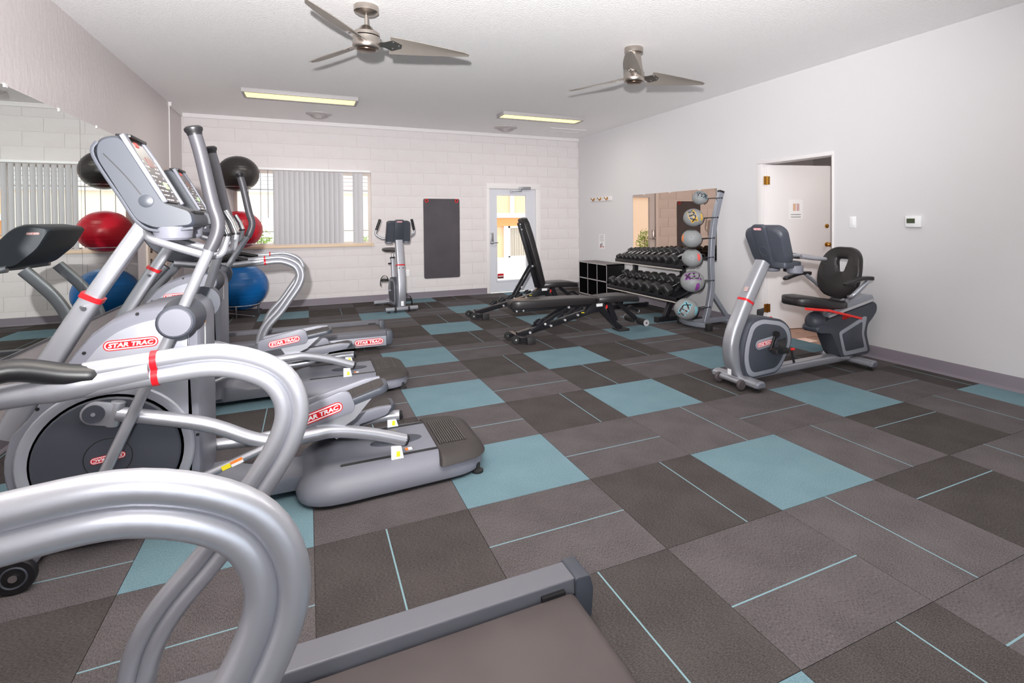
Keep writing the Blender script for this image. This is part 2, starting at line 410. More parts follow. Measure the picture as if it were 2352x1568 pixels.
# ---- left wall (mirror wall) with a door near the corner
LD0, LD1, LDZ = 1.86, 2.74, 2.03
wl = wall_with_holes('wall_left', PLASTER, 'y', YF-.1, YB, -.05, ZC, XL-.15, XL, [(LD0, LD1, -.05, LDZ)], 'textured plaster wall behind the mirrors and exercise machines')
mb = MB(); mb.box(XL, XL+.012, 3.03, 3.055, 0, ZC)
struct(mb.build('trim_2', WHITE, smooth=0), 'thin white corner strip on the plaster wall', 'trim')
mb = MB(); mb.box(XL, XL+.02, 3.05, YB-.02, ZC-.055, ZC); mb.box(XL, XL+.035, 3.02, 3.06, ZC-.05, ZC)
struct(mb.build('trim_3', WHITE, smooth=0), 'short crown moulding between plaster wall corner and block wall', 'trim')
# door_3: panelled door in the left wall
d3 = thing('door_3', 'cream panelled door with bronze lever in the mirror wall', 'door', (XL, (LD0+LD1)/2, 0), kind='structure')
mb = MB(); mb.box(XL-.06, XL-.02, LD0+.05, LD1-.05, .01, LDZ-.05)
for z0, z1 in ((.2, .85), (1.15, 1.85)):
    for y0, y1 in ((LD0+.14, LD0+.40), (LD0+.48, LD1-.14)): mb.box(XL-.02, XL-.012, y0, y1, z0, z1)
leafp = mb.build('leaf', mat('cream_door_paint', (196, 176, 160), .5), d3, bevel=.004)
mb = MB()
for y0, y1, z0, z1 in ((LD0-.06, LD0+.05, 0, LDZ-.05), (LD1-.05, LD1+.06, 0, LDZ-.05), (LD0-.06, LD1+.06, LDZ-.05, LDZ+.05)): mb.box(XL-.05, XL+.016, y0, y1, z0, z1)
mb.build('frame', mat('cream_frame_paint', (206, 190, 176), .5), d3, bevel=.004)
mb = MB(); mb.cyl((XL-.02, LD0+.11, 1.05), (XL+.02, LD0+.11, 1.05), .03); mb.build('deadbolt', BRONZE, d3)
mb = MB(); mb.cyl((XL-.02, LD0+.11, .92), (XL+.015, LD0+.11, .92), .03); mb.tube([(XL+.01, LD0+.11, .92), (XL+.05, LD0+.11, .92), (XL+.055, LD0+.2, .92)], .011); mb.build('lever', BRONZE, d3)

# ---- right wall with doorway to a neighbouring room
RD0, RD1, RDZ = -1.956, -.948, 2.05
wr = wall_with_holes('wall_right', PAINT, 'y', YF-.1, YB, -.05, ZC, XR, XR+.15, [(RD0, RD1, -.05, RDZ)], 'smooth off-white side wall with open doorway')
wf = wall_with_holes('wall_front', PAINT, 'x', XL-.1, XR+.15, -.05, ZC, YF-.15, YF, [(-2.2, 2.6, .6, 2.5)], 'off-white wall behind the exercise machines with an opening added for daylight')
for nm, mk in (('baseboard_back', [(XL, DX0-.04), (DX1+.04, XR)]),):
    mb = MB()
    for a, b in mk: mb.prism([(YB, 0), (YB-.016, 0), (YB-.012, .012), (YB-.006, .02), (YB-.006, .105), (YB, .11)], a, b, 'yz')
    struct(mb.build(nm, BASEB), 'mauve-grey vinyl baseboard along the block wall', 'baseboard')
mb = MB()
for a, b in ((YF, RD0-.02), (RD1+.08, YB)): mb.prism([(XR, 0), (XR-.03, 0), (XR-.014, .012), (XR-.008, .025), (XR-.006, .105), (XR, .115)], a, b, 'xz')
struct(mb.build('baseboard_right', BASEB), 'mauve-grey vinyl baseboard along the smooth side wall', 'baseboard')
mb = MB()
for a, b in ((YF, LD0-.07), (LD1+.07, YB)): mb.prism([(XL, 0), (XL+.016, 0), (XL+.012, .012), (XL+.006, .02), (XL+.006, .105), (XL, .11)], a, b, 'xz')
struct(mb.build('baseboard_left', BASEB), 'mauve-grey vinyl baseboard below the wall mirrors', 'baseboard')

# ---- window_1 with pale wood sill and panes
wn = thing('window_1', 'wide aluminium window with vertical blind in block wall', 'window', ((WX0+WX1)/2, YB, WZ0), kind='structure')
mb = MB(); t = .045
for x0, x1, z0, z1 in ((WX0, WX0+t, WZ0+t, WZ1-t), (WX1-t, WX1, WZ0+t, WZ1-t), (WX0, WX1, WZ1-t, WZ1), (WX0, WX1, WZ0, WZ0+t)): mb.box(x0, x1, YB+.03, YB+.12, z0, z1)
mb.build('window_frame', mat('cream_window_frame', (216, 204, 196), .5), wn, bevel=.004)
xm = [WX0+t, -1.68, -1.02, WX1-t]
mb = MB()
for x in xm[1:3]:
    mb = MB(); mb.box(x-.015, x+.015, YB+.06, YB+.1, WZ0+t, WZ1-t); mb.build('mullion', mat('cream_window_frame', (216, 204, 196)), wn)
for a, b in zip(xm, xm[1:]):
    mb = MB(); mb.box(a+.012, b-.012, YB+.078, YB+.082, WZ0+t, WZ1-t); mb.build('pane', GLASS, wn, smooth=0)
mb = MB(); mb.box(WX0-.04, WX1+.03, YB-.05, YB+.06, WZ0-.035, WZ0+.01); mb.build('window_sill', WOODS, wn, bevel=.006)
mb = MB()
for x in (-2.17, -2.0): mb.cyl((x, YB+.15, WZ0), (x, YB+.15, WZ1), .004, 8)
for z in (1.22, 1.90): mb.cyl((WX0, YB+.15, z), (WX1, YB+.15, z), .005, 8)
mb.build('security_bar', mat('grey_bar', (150, 142, 138), .5), wn)

# ---- door_1: glazed exit door in the block wall
d1 = thing('door_1', 'white glazed exit door with lever and closer in block wall', 'door', ((DX0+DX1)/2, YB, 0), kind='structure')
mb = MB()
for x0, x1, z0, z1 in ((DX0-.045, DX0+.02, 0, DZ1-.055), (DX1-.06, DX1+.04, 0, DZ1-.055), (DX0-.045, DX1+.04, DZ1-.055, DZ1+.045)): mb.box(x0, x1, YB-.014, YB+.16, z0, z1)
mb.build('door_frame', WHITE, d1, bevel=.004)
LX0, LX1, LZ1 = DX0+.022, DX1-.062, DZ1-.058
GX0, GX1, GZ0, GZ1 = 1.925, 2.52, .235, 1.845
DOORM = mat('cool_white_door', (208, 209, 216), .4)
mb = MB()
for x0, x1, z0, z1 in ((LX0, GX0, .01, LZ1), (GX1, LX1, .01, LZ1), (GX0, GX1, .01, GZ0), (GX0, GX1, GZ1, LZ1)): mb.box(x0, x1, YB+.02, YB+.065, z0, z1)
mb.build('leaf', DOORM, d1, smooth=0)
mb = MB(); q = .03
for x0, x1, z0, z1 in ((GX0-q, GX0, GZ0-q, GZ1+q), (GX1, GX1+q, GZ0-q, GZ1+q), (GX0, GX1, GZ0-q, GZ0), (GX0, GX1, GZ1, GZ1+q)): mb.box(x0, x1, YB+.012, YB+.02, z0, z1)
mb.build('glazing_bead', DOORM, d1, bevel=.003)
mb = MB(); mb.box(GX0, GX1, YB+.04, YB+.044, GZ0, GZ1); mb.build('pane', GLASS, d1, smooth=0)
mb = MB(); mb.box(1.79, 1.85, YB, YB+.02, .93, 1.14); mb.cyl((1.815, YB+.01, .96), (1.815, YB-.04, .96), .022); mb.tube([(1.815, YB-.035, .96), (1.86, YB-.04, .955), (1.925, YB-.04, .955)], .011)
mb.build('lever_handle', ALU, d1, bevel=.003)
mb = MB(); mb.box(2.36, 2.6, YB-.045, YB+.0, 1.965, 2.02); mb.tube([(2.42, YB-.03, 1.965), (2.40, YB-.05, 1.93), (2.2, YB-.035, 1.92)], .01); mb.cyl((2.2, YB-.03, 1.905), (2.2, YB-.03, 1.945), .018)
mb.build('door_closer', ALU, d1, bevel=.003)
mb = MB(); mb.box(1.935, 2.055, YB+.037, YB+.0395, .265, .36); mb.mat = 1; mb.box(1.935, 2.055, YB+.036, YB+.0385, .31, .36)
mb.mat = 2
for i in range(5): mb.box(1.952+i*.019, 1.966+i*.019, YB+.035, YB+.038, .300+.002*(i % 2), .322)
mb.build('window_sticker', [mat('maroon_sticker', (96, 24, 30), .5), RED, WTXT], d1, smooth=0, label='small red and maroon lettered sticker')

# ---- door_2: white door leaf opened into the next room, its frame and that room
d2 = thing('door_2', 'white side door standing open into the next room', 'door', (XR, (RD0+RD1)/2, 0), kind='structure')
mb = MB()
for y0, y1, z0, z1 in ((RD1-.045, RD1+.035, 0, RDZ-.02), (RD0-.0, RD0+.02, 0, RDZ-.02), (RD0, RD1+.035, RDZ-.02, RDZ+.02)): mb.box(XR-.012, XR+.16, y0, y1, z0, z1)
mb.build('door_frame', WHITE, d2, bevel=.004)
ang = math.radians(-11.8); hx_, hy_ = XR+.05, RD1-.05
Rz = Matrix.Translation((hx_, hy_, 0)) @ Matrix.Rotation(ang, 4, 'Z')
mb = MB(); mb.box(.0, .91, -.02, .02, .012, RDZ-.03, Rz)
leaf2 = mb.build('leaf', WHITE, d2, bevel=.002)
for z in (1.04, 1.27):
    mb = MB(); mb.lathe([(.028, 0), (.03, .006), (.012, .012), (.012, .03), (.026, .04), (.027, .055), (.015, .064)] if z < 1.2 else [(.026, 0), (.026, .012), (.014, .014), (.014, .02)], Rz @ Vector((.845, -.02, z)), Rz.to_3x3() @ Vector((0, -1, 0)))
    mb.build('door_knob' if z < 1.2 else 'deadbolt', BRASS, d2)
for z in (.28, 1.83):
    mb = MB(); mb.box(-.045, -.008, -.024, -.018, z-.05, z+.05, Rz); mb.box(.005, .038, -.024, -.018, z-.05, z+.05, Rz); mb.cyl(Rz @ Vector((-.002, -.024, z-.055)), Rz @ Vector((-.002, -.024, z+.055)), .008, 10)
    mb.build('hinge', BRASS, d2)
nr = MB(); nr.box(XR+.15, XR+2.6, -3.2, .4, -.08, -.004)
nf = struct(nr.build('floor_next_room', LAMIN, smooth=0), 'oak laminate floor beyond the open doorway', 'floor')
pm = MB(); pm.box(-.595, .595, -.094, .094, -.004, .0015); pme = pm.mesh('plank', LAMIN, bevel=.002, seg=1)
for i in range(14):
    for j in range(2): place(None, 'plank', pme, (XR+.75+j*1.195+(.3 if i % 2 else 0)-.15, -2.9+i*.19, 0), nf)
mb = MB(); mb.box(XR+2.6, XR+2.7, -3.3, .5, -.05, ZC); mb.box(XR+.15, XR+2.7, .4, .5, -.05, ZC); mb.box(XR+.15, XR+2.7, -3.3, -3.2, -.05, ZC)
struct(mb.build('wall_next_room', PAINT, smooth=0), 'white walls of the room beyond the doorway', 'wall')
mb = MB(); mb.box(XR+.15, XR+2.7, -3.3, .5, ZC-.4, ZC-.3)
struct(mb.build('ceiling_next_room', PAINT, smooth=0), 'plain ceiling of the room beyond the doorway', 'ceiling')
lamp('next_room_fill', 'POINT', (XR+1.5, -2.5, 2.3), 14, (1, .93, .85), shadow_soft_size=.12)  # added unseen fill lamp that brightens the next room

# ---- added window behind the camera, put in the front wall for daylight
w2 = thing('added_window', 'wide unseen window added behind the treadmills to let daylight in', 'window', (.2, YF, .6), kind='structure')
mb = MB()
for x0, x1, z0, z1 in ((-2.2, -2.15, .6, 2.5), (2.55, 2.6, .6, 2.5), (-2.2, 2.6, .6, .65), (-2.2, 2.6, 2.45, 2.5), (-.63, -.57, .6, 2.5), (.97, 1.03, .6, 2.5)): mb.box(x0, x1, YF-.1, YF-.04, z0, z1)
mb.build('window_frame', WHITE, w2)
for a, b in ((-2.15, -.63), (-.57, .97), (1.03, 2.55)):
    mb = MB(); mb.box(a, b, YF-.072, YF-.068, .65, 2.45); mb.build('pane', GLASS, w2, smooth=0)

# ================================================================== OUTSIDE
mb = MB(); mb.box(-14, 20, YB+.2, 24, -.14, -.04); mb.box(-14, 20, -20, YF-.15, -.14, -.04)
struct(mb.build('ground_outside', CONC, smooth=0), 'sunlit pale concrete ground outside', 'ground')
fa = thing('neighbouring_building', 'sunlit peach stucco building seen through the glazed door', 'building', (4.0, 10, -.04))
mb = MB(); mb.box(-1.5, 12, 10.0, 10.3, -.04, 4.2); mb.build('wall', PEACH, fa, smooth=0)
mb = MB(); mb.box(-1.5, 12, 9.9, 10.0, 1.46, 1.60); mb.build('beam', WHITE, fa, smooth=0)
mb = MB(); mb.box(-1.5, 12, 9.94, 10.0, 1.20, 1.46); mb.build('band', TAN, fa, smooth=0)
mb = MB(); mb.box(4.44, 4.55, 9.88, 9.99, 1.60, 4.2); mb.box(4.22, 4.35, 9.9, 9.99, -.04, 1.2); mb.build('post', WHITE, fa, smooth=0)
mb = MB()
for x0, x1, z0, z1 in ((4.36, 4.42, .16, 1.2), (5.2, 5.26, .16, 1.2), (4.36, 5.26, 1.14, 1.2), (4.36, 5.26, .16, .26)): mb.box(x0, x1, 9.93, 10.0, z0, z1)
wnf = mb.build('window', WHITE, fa, smooth=0)
mb = MB()
for i in range(10): mb.box(4.42+i*.078, 4.42+i*.078+.07, 9.965+.006*(i % 2), 9.985, .26, 1.14)
mb.build('window_blind', mat('grey_blind_far', (176, 166, 152), .8), wnf, smooth=0)
mb = MB(); mb.box(-1.5, 12, 9.7, 10.0, -.04, .22); mb.build('plinth', CONC, fa, smooth=0)
fb = thing('low_house', 'cream stucco house with white eaves outside the window', 'building', (-4, 8, -.04))
mb = MB(); mb.box(-9, .6, 8.0, 8.2, -.04, 2.1); mb.build('wall', mat('cream_stucco', (248, 232, 214), .9), fb, smooth=0)
for i in range(7):
    mb = MB(); mb.box(-9, .6, 7.9+.0*i, 8.0, 2.05+i*.09, 2.05+i*.09+.08); mb.build('siding_board', mat('white_siding', (222, 220, 220), .8), fb, smooth=0)
mb = MB(); mb.box(-9.2, .8, 7.55, 8.3, 2.7, 2.85); mb.build('eaves', WHITE, fb, smooth=0)
def shrub(name, label, c, rx, rz, n, s_):
    random.seed(name+str(c)); t_ = thing(name, label, 'shrub', (c[0], c[1], -.04)); mb = MB()
    for _ in range(n):
        a, b, q = random.uniform(0, 2*PI), random.uniform(-1, 1), random.random()**.4
        p = Vector((c[0]+rx*q*math.cos(a)*math.sqrt(1-b*b), c[1]+rx*q*math.sin(a)*math.sqrt(1-b*b), c[2]+rz*q*b))
        d = Vector((random.gauss(0, 1), random.gauss(0, 1), random.gauss(0, 1)+.3)).normalized(); e = d.orthogonal().normalized()*s_*.35
        mb.add([p-d*s_, p+e, p+d*s_, p-e], [(0, 1, 2, 3)])
    lv = mb.build('foliage', LEAF, t_, smooth=0); lv['kind'] = 'stuff'
    mb = MB()
    for i in range(5): mb.tube([(c[0], c[1], -.04), (c[0]+random.uniform(-rx, rx)*.4, c[1]+random.uniform(-rx, rx)*.4, c[2]+rz*.6)], [.014, .004], 6)
    mb.build('stem', mat('shrub_stem', (96, 76, 58), .8), t_)
shrub('garden_shrub', 'leafy green shrub outside the window beyond the exercise balls', (-2.25, 6.6, .62), .42, .62, 900, .045)
shrub('garden_bush', 'rounded olive bush outside the window near the upright bike', (-.05, 6.8, .55), .32, .6, 700, .04)
# ================================================================== ELLIPTICAL TRAINERS
RIBM = mat('rib_rubber', (74, 68, 66), .6)
def xz(pts, y): return [Vector((a, y, b)) for a, b in pts]
def make_elliptical(armdx, peds, label, loc):
    yc = -2.71; T = thing('elliptical_trainer', label, 'elliptical trainer', (-1.6, yc, 0), 'elliptical trainers facing the mirror wall')
    # base: front stabiliser, wheels, spine beam, feet
    mb = MB(); mb.box(-2.43, -2.31, yc-.40, yc+.40, .03, .10); mb.prism(rpoly([(-2.44, .02), (-2.02, .02), (-2.02, .11), (-2.3, .14), (-2.44, .12)], .03), yc-.2, yc+.2); fr = mb.build('front_stabilizer', GREYP, T, bevel=.015)
    for s in (-1, 1):
        mb = MB(); y = yc+s*.425; mb.lathe([(.03, -.016), (.06, -.016), (.064, -.008), (.064, .008), (.06, .016), (.03, .016)], (-2.33, y, .064), (0, 1, 0)); mb.mat = 1; mb.cyl((-2.33, y-.022, .064), (-2.33, y+.022, .064), .014, 10); mb.mat = 2; mb.torus((-2.33, y-.016, .064), .038, .004, (0, 1, 0), 24, 6)
        mb.build('wheel', [BLACKP, CHROME, GREYD], T)
    mb = MB(); mb.prism(rpoly([(-2.2, .035), (-1.2, .035), (-1.2, .10), (-1.62, .11), (-1.72, .15), (-2.2, .15)], .015), yc-.13, yc+.13); mb.build('spine_beam', GREYP, T, bevel=.008)
    for s in (-1, 1):
        mb = MB(); mb.lathe([(.03, 0), (.03, .012), (.012, .02), (.012, .05)], (-.51, yc+s*.26, 0)); mb.build('foot', RUBBER, T)
    # body shroud
    yn, yf = yc-.22, yc+.22; C0 = (-2.10, .388)
    arc = [(C0[0]+.345*math.cos(math.radians(a)), C0[1]+.345*math.sin(math.radians(a))) for a in range(158, 292, 8)]
    out = [(-1.775, .075), (-1.775, .93), (-1.79, .975), (-1.83, 1.005), (-1.90, 1.008), (-2.0, .995), (-2.09, .96), (-2.16, .905), (-2.22, .825), (-2.30, .69), (-2.37, .575)]+arc
    mb = MB(); rings = []
    for d, k in ((yn, .965), (yn+.012, .985), (yn+.035, 1.0), (yf-.035, 1.0), (yf-.012, .985), (yf, .965)):
        rings.append([Vector((-2.07+(a+2.07)*k, d, .52+(b-.52)*k)) for a, b in out])
    mb.loft(rings); body = mb.build('shroud', GREYP, T, smooth=40)
    for s, y in ((-1, yn), (1, yf)):
        a, b = (y-.012, y+.002) if s < 0 else (y-.002, y+.012)
        pan = rpoly([(-1.815, .13), (-1.815, .94), (-1.90, .958), (-2.0, .94), (-2.08, .905), (-2.135, .85), (-2.19, .77), (-2.245, .665)], [.02, .03, .04, .05, .05, .05, .05, .0])[:-0 or None]+[(C0[0]+.292*math.cos(math.radians(q)), C0[1]+.292*math.sin(math.radians(q))) for q in range(116, -61, -6)]
        mb = MB(); mb.prism(pan, a, b); mb.build('side_panel', SILVER_M, body, bevel=.004)
        e = s*.014; n_ = Vector((0, s, 0))
        mb = MB(); mb.lathe([(.262, 0), (.302, 0), (.302, .006), (.296, .012), (.276, .012), (.262, .004)], (C0[0], y+s*.011, C0[1]), n_, 48); mb.build('wheel_ring', SILVER_M, body)
        mb = MB(); mb.lathe([(.0, 0), (.262, 0), (.262, .004), (0, .004)], (C0[0], y+s*.011, C0[1]), n_, 48); mb.build('wheel_gap', BLACKP, body)
        mb = MB(); mb.lathe([(.0, 0), (.252, 0), (.252, .012), (.246, .018), (0, .018)], (C0[0], y+s*.011, C0[1]), n_, 48); dk = mb.build('crank_disc', GREYD, body)
        mb = MB(); mb.torus((C0[0], y+s*.029, C0[1]), .082, .002, n_, 32, 6); mb.build('disc_groove', BLACKP, dk)
        logo(dk, (C0[0], y+s*.030, C0[1]), (-1 if s < 0 else 1, 0, -.12), (0, 0, -1), .12)
        logo(body, (-2.02, y+s*.012, .855), (1 if s < 0 else -1, 0, .03), (0, 0, 1), .19)
        for px, pz in ((-1.79, .80), (-1.79, .42), (-2.33, .62), (-2.18, .83), (-2.0, .978)):
            mb = MB(); mb.cyl((px, y-s*.004, pz), (px, y+s*.003, pz), .007, 10); mb.build('screw', BLACKP, body)
        # pivot hub for the swing arm
        mb = MB(); mb.lathe([(.085, 0), (.078, .05), (.070, .10), (.070, .17), (.062, .178), (0, .180)], (-1.835, y-s*.01, .955), n_, 28); mb.mat = 1; mb.lathe([(0, .176), (.058, .176), (.056, .183), (0, .184)], (-1.835, y-s*.01, .955), n_, 28); hb = mb.build('pivot_hub', [GREYD, GREYP], T)
    # warning label on the rear edge
    mb = MB(); mb.box(-1.7755, -1.7735, yc-.10, yc-.08, .80, .93); mb.mat = 1; mb.box(-1.7757, -1.773, yc-.101, yc-.079, .90, .935); mb.build('warning_label', [PAPER, ORANGE], T, smooth=0)
    # swing arms with foam grips
    for s, dx in zip((-1, 1), armdx):
        ya = yc+s*.345
        pts = fillet(xz([(-1.712+dx, 1.262), (-1.835+dx*.1, .955), (-2.10, .33), (-2.165, .175)], ya), .05)
        mb = MB(); mb.tube(pts, .0215, 14); arm = mb.build('swing_arm', SILVER, T)
        mb = MB(); mb.tube(spline(xz([(-1.765+dx, 1.755), (-1.742+dx, 1.66), (-1.705+dx, 1.46), (-1.684+dx, 1.375), (-1.690+dx, 1.315), (-1.716+dx, 1.25)], ya), 6), .0265, 16); gr = mb.build('grip', FOAM, arm)
        mb = MB(); d = Vector((-.022, 0, .1)).normalized(); mb.lathe([(.027, -.012), (.029, 0), (.034, .008), (.035, .018), (.028, .026), (0, .029)], Vector((-1.764+dx, ya, 1.752)), d); mb.build('end_cap', BLACKP, gr)
        # lower link from the arm foot to the pedal bar
        dz = 0 if s < 0 else -.16
        mb = MB(); mb.tube(xz([(-2.165, .175), (-1.83, .235+dz*.45), (-1.475, .355+dz)], yc+s*.30), .017, 12); lk = mb.build('lower_link', SILVER, T)
        if s < 0:
            mb = MB(); mb.box(-.035, .0, -.0185, -.017, -.010, .010, Matrix.Translation((-1.655, yc+s*.30, .295)) @ Matrix.Rotation(math.radians(-19), 4, 'Y')); mb.mat = 1; mb.box(.002, .05, -.0185, -.017, .0, .012, Matrix.Translation((-1.655, yc+s*.30, .295)) @ Matrix.Rotation(math.radians(-19), 4, 'Y')); mb.mat = 2; mb.box(.002, .05, -.0185, -.017, -.012, .0, Matrix.Translation((-1.655, yc+s*.30, .295)) @ Matrix.Rotation(math.radians(-19), 4, 'Y'))
            mb.build('hazard_sticker', [YELLOW, ORANGE, PAPER], lk, smooth=0)
        # crank joint and pedal bar
        yl = yc+s*.275
        bar = [(-2.06, .575), (-1.76, .482), (-1.58, .385), (-1.47, .350), (-1.33, .352), (-1.225, .346), (-1.06, .296), (-.885, .225)] if s < 0 else [(-2.0, .19), (-1.76, .185), (-1.5, .165), (-1.3, .165), (-1.1, .185), (-.95, .20), (-.845, .205)]
        ys = [yl, yl, yl, yl, yl, yl+(-s)*.02, yl+(-s)*.045, yl+(-s)*.06][:len(bar)]
        mb = MB(); mb.tube(spline([(a, y, b) for (a, b), y in zip(bar, ys)], 5), .0305, 14); pb = mb.build('pedal_bar', SILVER, T)
        ex, ez = bar[-1]; tv = (Vector((ex, 0, ez))-Vector((bar[-2][0], 0, bar[-2][1]))).normalized()
        mb = MB(); mb.cyl(Vector((ex, ys[-1], ez))-tv*.002, Vector((ex, ys[-1], ez))+tv*.014, .0315, 16, .025); mb.build('end_plug', BLACKP, pb)
        mb = MB(); mb.prism(rpoly([(ex-.075, .145), (ex-.012, .145), (ex-.025, ez-.015), (ex-.075, ez-.01)], .004), ys[-1]-.026, ys[-1]-.020); mb.mat = 1; mb.prism([(ex-.05, .158), (ex-.03, .158), (ex-.032, .185), (ex-.048, .185)], ys[-1]-.0275, ys[-1]-.0255); mb.build('roller_bracket', [WTXT, YELLOW], pb)
        mb = MB(); cx, cz = bar[0]; cx -= .07; cz += .018
        Rj = Matrix.Translation((cx, yl+s*.012, cz)) @ Matrix.Rotation(math.radians(14), 4, 'Y')
        mb.prism(capsule2(-.046, .085, -.046, .046), -.012, .012, 'xz', Rj); mb.cyl(Rj @ Vector((.065, -s*.012, -.05)), Rj @ Vector((.065, -s*.012, .05)), .026, 18); crk = mb.build('crank_joint', SILVER, pb, bevel=.003)
        mb = MB(); mb.cyl((cx, yl+s*.022, cz), (cx, yl+s*.030, cz), .037, 24); mb.mat = 1; mb.cyl((cx, yl+s*.030, cz), (cx, yl+s*.033, cz), .008, 12); mb.build('crank_cap', [GREYD, CHROME], crk)
        # pedal
        P0, tilt = peds[0 if s < 0 else 1]
        yp = yc+s*.165
        Mx = Matrix.Translation((P0[0], yp, P0[1])) @ Matrix.Rotation(math.radians(-tilt), 4, 'Y')
        pl = rpoly([(-.27, -.085), (.19, -.085), (.215, -.05), (.215, .05), (.19, .085), (-.27, .085)], .04)
        mb = MB(); mb.prism(pl, -.02, .012, 'xy', Mx); ped = mb.build('pedal', GREYL, T, bevel=.004)
        mb = MB(); mb.prism(rpoly([(-.26, -.068), (.18, -.068), (.196, -.045), (.196, .045), (.18, .068), (-.26, .068)], .03), .012, .018, 'xy', Mx)
        for i in range(9): mb.box(-.22+i*.045, -.205+i*.045, -.06, .06, .018, .021, Mx)
        mb.build('tread', BROWNR, ped)
        mb = MB()   # raised side walls: tall outer guard and lower inner rim
        mb.prism(rpoly([(-.30, -.03), (.02, -.045), (.04, -.02), (.035, .055), (.0, .075), (-.29, .055)], .02), -.102 if s < 0 else .078, -.078 if s < 0 else .102, 'xz', Mx)
        mb.prism(rpoly([(-.28, -.02), (.16, -.02), (.20, .02), (.12, .038), (-.27, .05)], .015), .074 if s < 0 else -.102, .10 if s < 0 else -.074, 'xz', Mx)
        gd = mb.build('side_guard', GREYP, ped, bevel=.006)
        R3 = Mx.to_3x3(); o_ = Mx @ Vector((-.12, -.1025 if s < 0 else .1025, .008))
        logo(gd, o_, R3 @ Vector((1 if s < 0 else -1, 0, 0)), R3 @ Vector((0, 0, 1)), .215)
        for yy in (-.04*s, .085*s):
            mb = MB(); mb.prism([(-.16, -.02), (.12, -.02), (.02, -.085), (-.12, -.12)] if s < 0 else [(-.16, -.02), (.05, -.02), (.0, -.05), (-.12, -.075)], yy-.004, yy+.004, 'xz', Mx); mb.build('pedal_bracket', SILVER, ped)
    # rear track housing
    def outl(x0, x1, hy, rf, rb, z, k=6): return [Vector((a, b+yc, z)) for a, b in rpoly([(x0, -hy), (x1, -hy*.86), (x1, hy*.86), (x0, hy)], [rf, rb, rb, rf], k)]
    mb = MB(); mb.loft([outl(-1.40, -.455, .345, .22, .20, .022), outl(-1.405, -.450, .352, .22, .20, .05), outl(-1.385, -.465, .335, .2, .19, .09), outl(-1.35, -.49, .30, .18, .17, .122), outl(-1.28, -.525, .265, .15, .15, .142), outl(-1.22, -.56, .24, .12, .13, .147)])
    hs = mb.build('rear_housing', GREYP, T, smooth=50)
    mb = MB(); mb.loft([outl(-1.38, -.47, .33, .2, .19, .006), outl(-1.38, -.47, .33, .2, .19, .024)]); mb.build('skirt', BLACKP, hs)
    for s in (-1, 1):
        mb = MB(); mb.prism(capsule2(-1.20, -.56, -.011, .011), .1435, .1500, 'xy', Matrix.Translation((0, yc+s*.20, 0))); mb.build('track_slot', BLACKP, hs)
    mb = MB(); mb.loft([outl(-.725, -.447, .338, .03, .20, .098), outl(-.72, -.462, .318, .03, .19, .125), outl(-.715, -.50, .28, .02, .16, .147), outl(-.71, -.545, .24, .02, .13, .154)]); cap = mb.build('rear_cap', BROWNR, hs, smooth=50)
    mb = MB(); mb.box(-.70, -.545, yc-.175, yc+.175, .150, .1548); mb.build('rib_bed', BLACKP, cap, smooth=0)
    for i in range(12):
        mb = MB(); x = -.695+i*.0125; mb.box(x, x+.007, yc-.17, yc+.17, .152, .1585); mb.build('rib', RIBM, cap, smooth=0)
    mb = MB(); mb.ball((-.90, yc, .147), 1, 20, 10, (.14, .065, .012)); mb.build('dish_shade', GREYD, hs)  # raised pad, its dark colour standing in for shade in a hollow
    mb = MB(); mb.box(-.875, -.86, yc-.16, yc-.13, .147, .1495); mb.mat = 1; mb.box(-.86, -.84, yc-.16, yc-.13, .147, .1495); mb.build('caution_label', [ORANGE, PAPER], hs, smooth=0)
    # console post
    sec = [(a*.034, b*.034) for a, b in rpoly([(-1, -1), (1, -1), (1, 1), (-1, 1)], .55, 4)]
    mb = MB(); mb.sweep(xz([(-2.50, .46), (-2.385, .72), (-2.215, 1.03)], yc), sec, side=(0, 1, 0), scale=[1.45, 1.25, 1.2]); mb.build('lower_post', SILVER, T)
    mb = MB(); mb.sweep(xz([(-2.215, 1.03), (-2.01, 1.375)], yc), sec, side=(0, 1, 0)); pst = mb.build('upper_post', SILVER, T)
    mb = MB(); mb.sweep(xz([(-2.217, 1.027), (-2.206, 1.046)], yc), sec, side=(0, 1, 0), scale=1.32); mb.build('red_collar', RED, pst)
    for dy in (-.05, .05):
        mb = MB(); mb.cyl((-2.235, yc+dy, 1.0), (-2.225, yc+dy*1.35, .995), .010, 12); mb.build('bolt', CHROME, pst)
    # console
    prof = rpoly([(-2.145, 1.66), (-2.135, 1.735), (-2.06, 1.752), (-1.905, 1.452), (-1.80, 1.412), (-1.785, 1.352), (-1.93, 1.335), (-2.0, 1.37)], [.05, .04, .03, .02, .02, .03, .03, .03])
    mb = MB(); rings = []
    for d, k in ((-.195, .94), (-.185, .985), (-.165, 1), (.165, 1), (.185, .985), (.195, .94)): rings.append([Vector((-1.99+(a+1.99)*k, yc+d, 1.53+(b-1.53)*k)) for a, b in prof])
    mb.loft(rings); con = mb.build('console', GREYL, T, smooth=40)
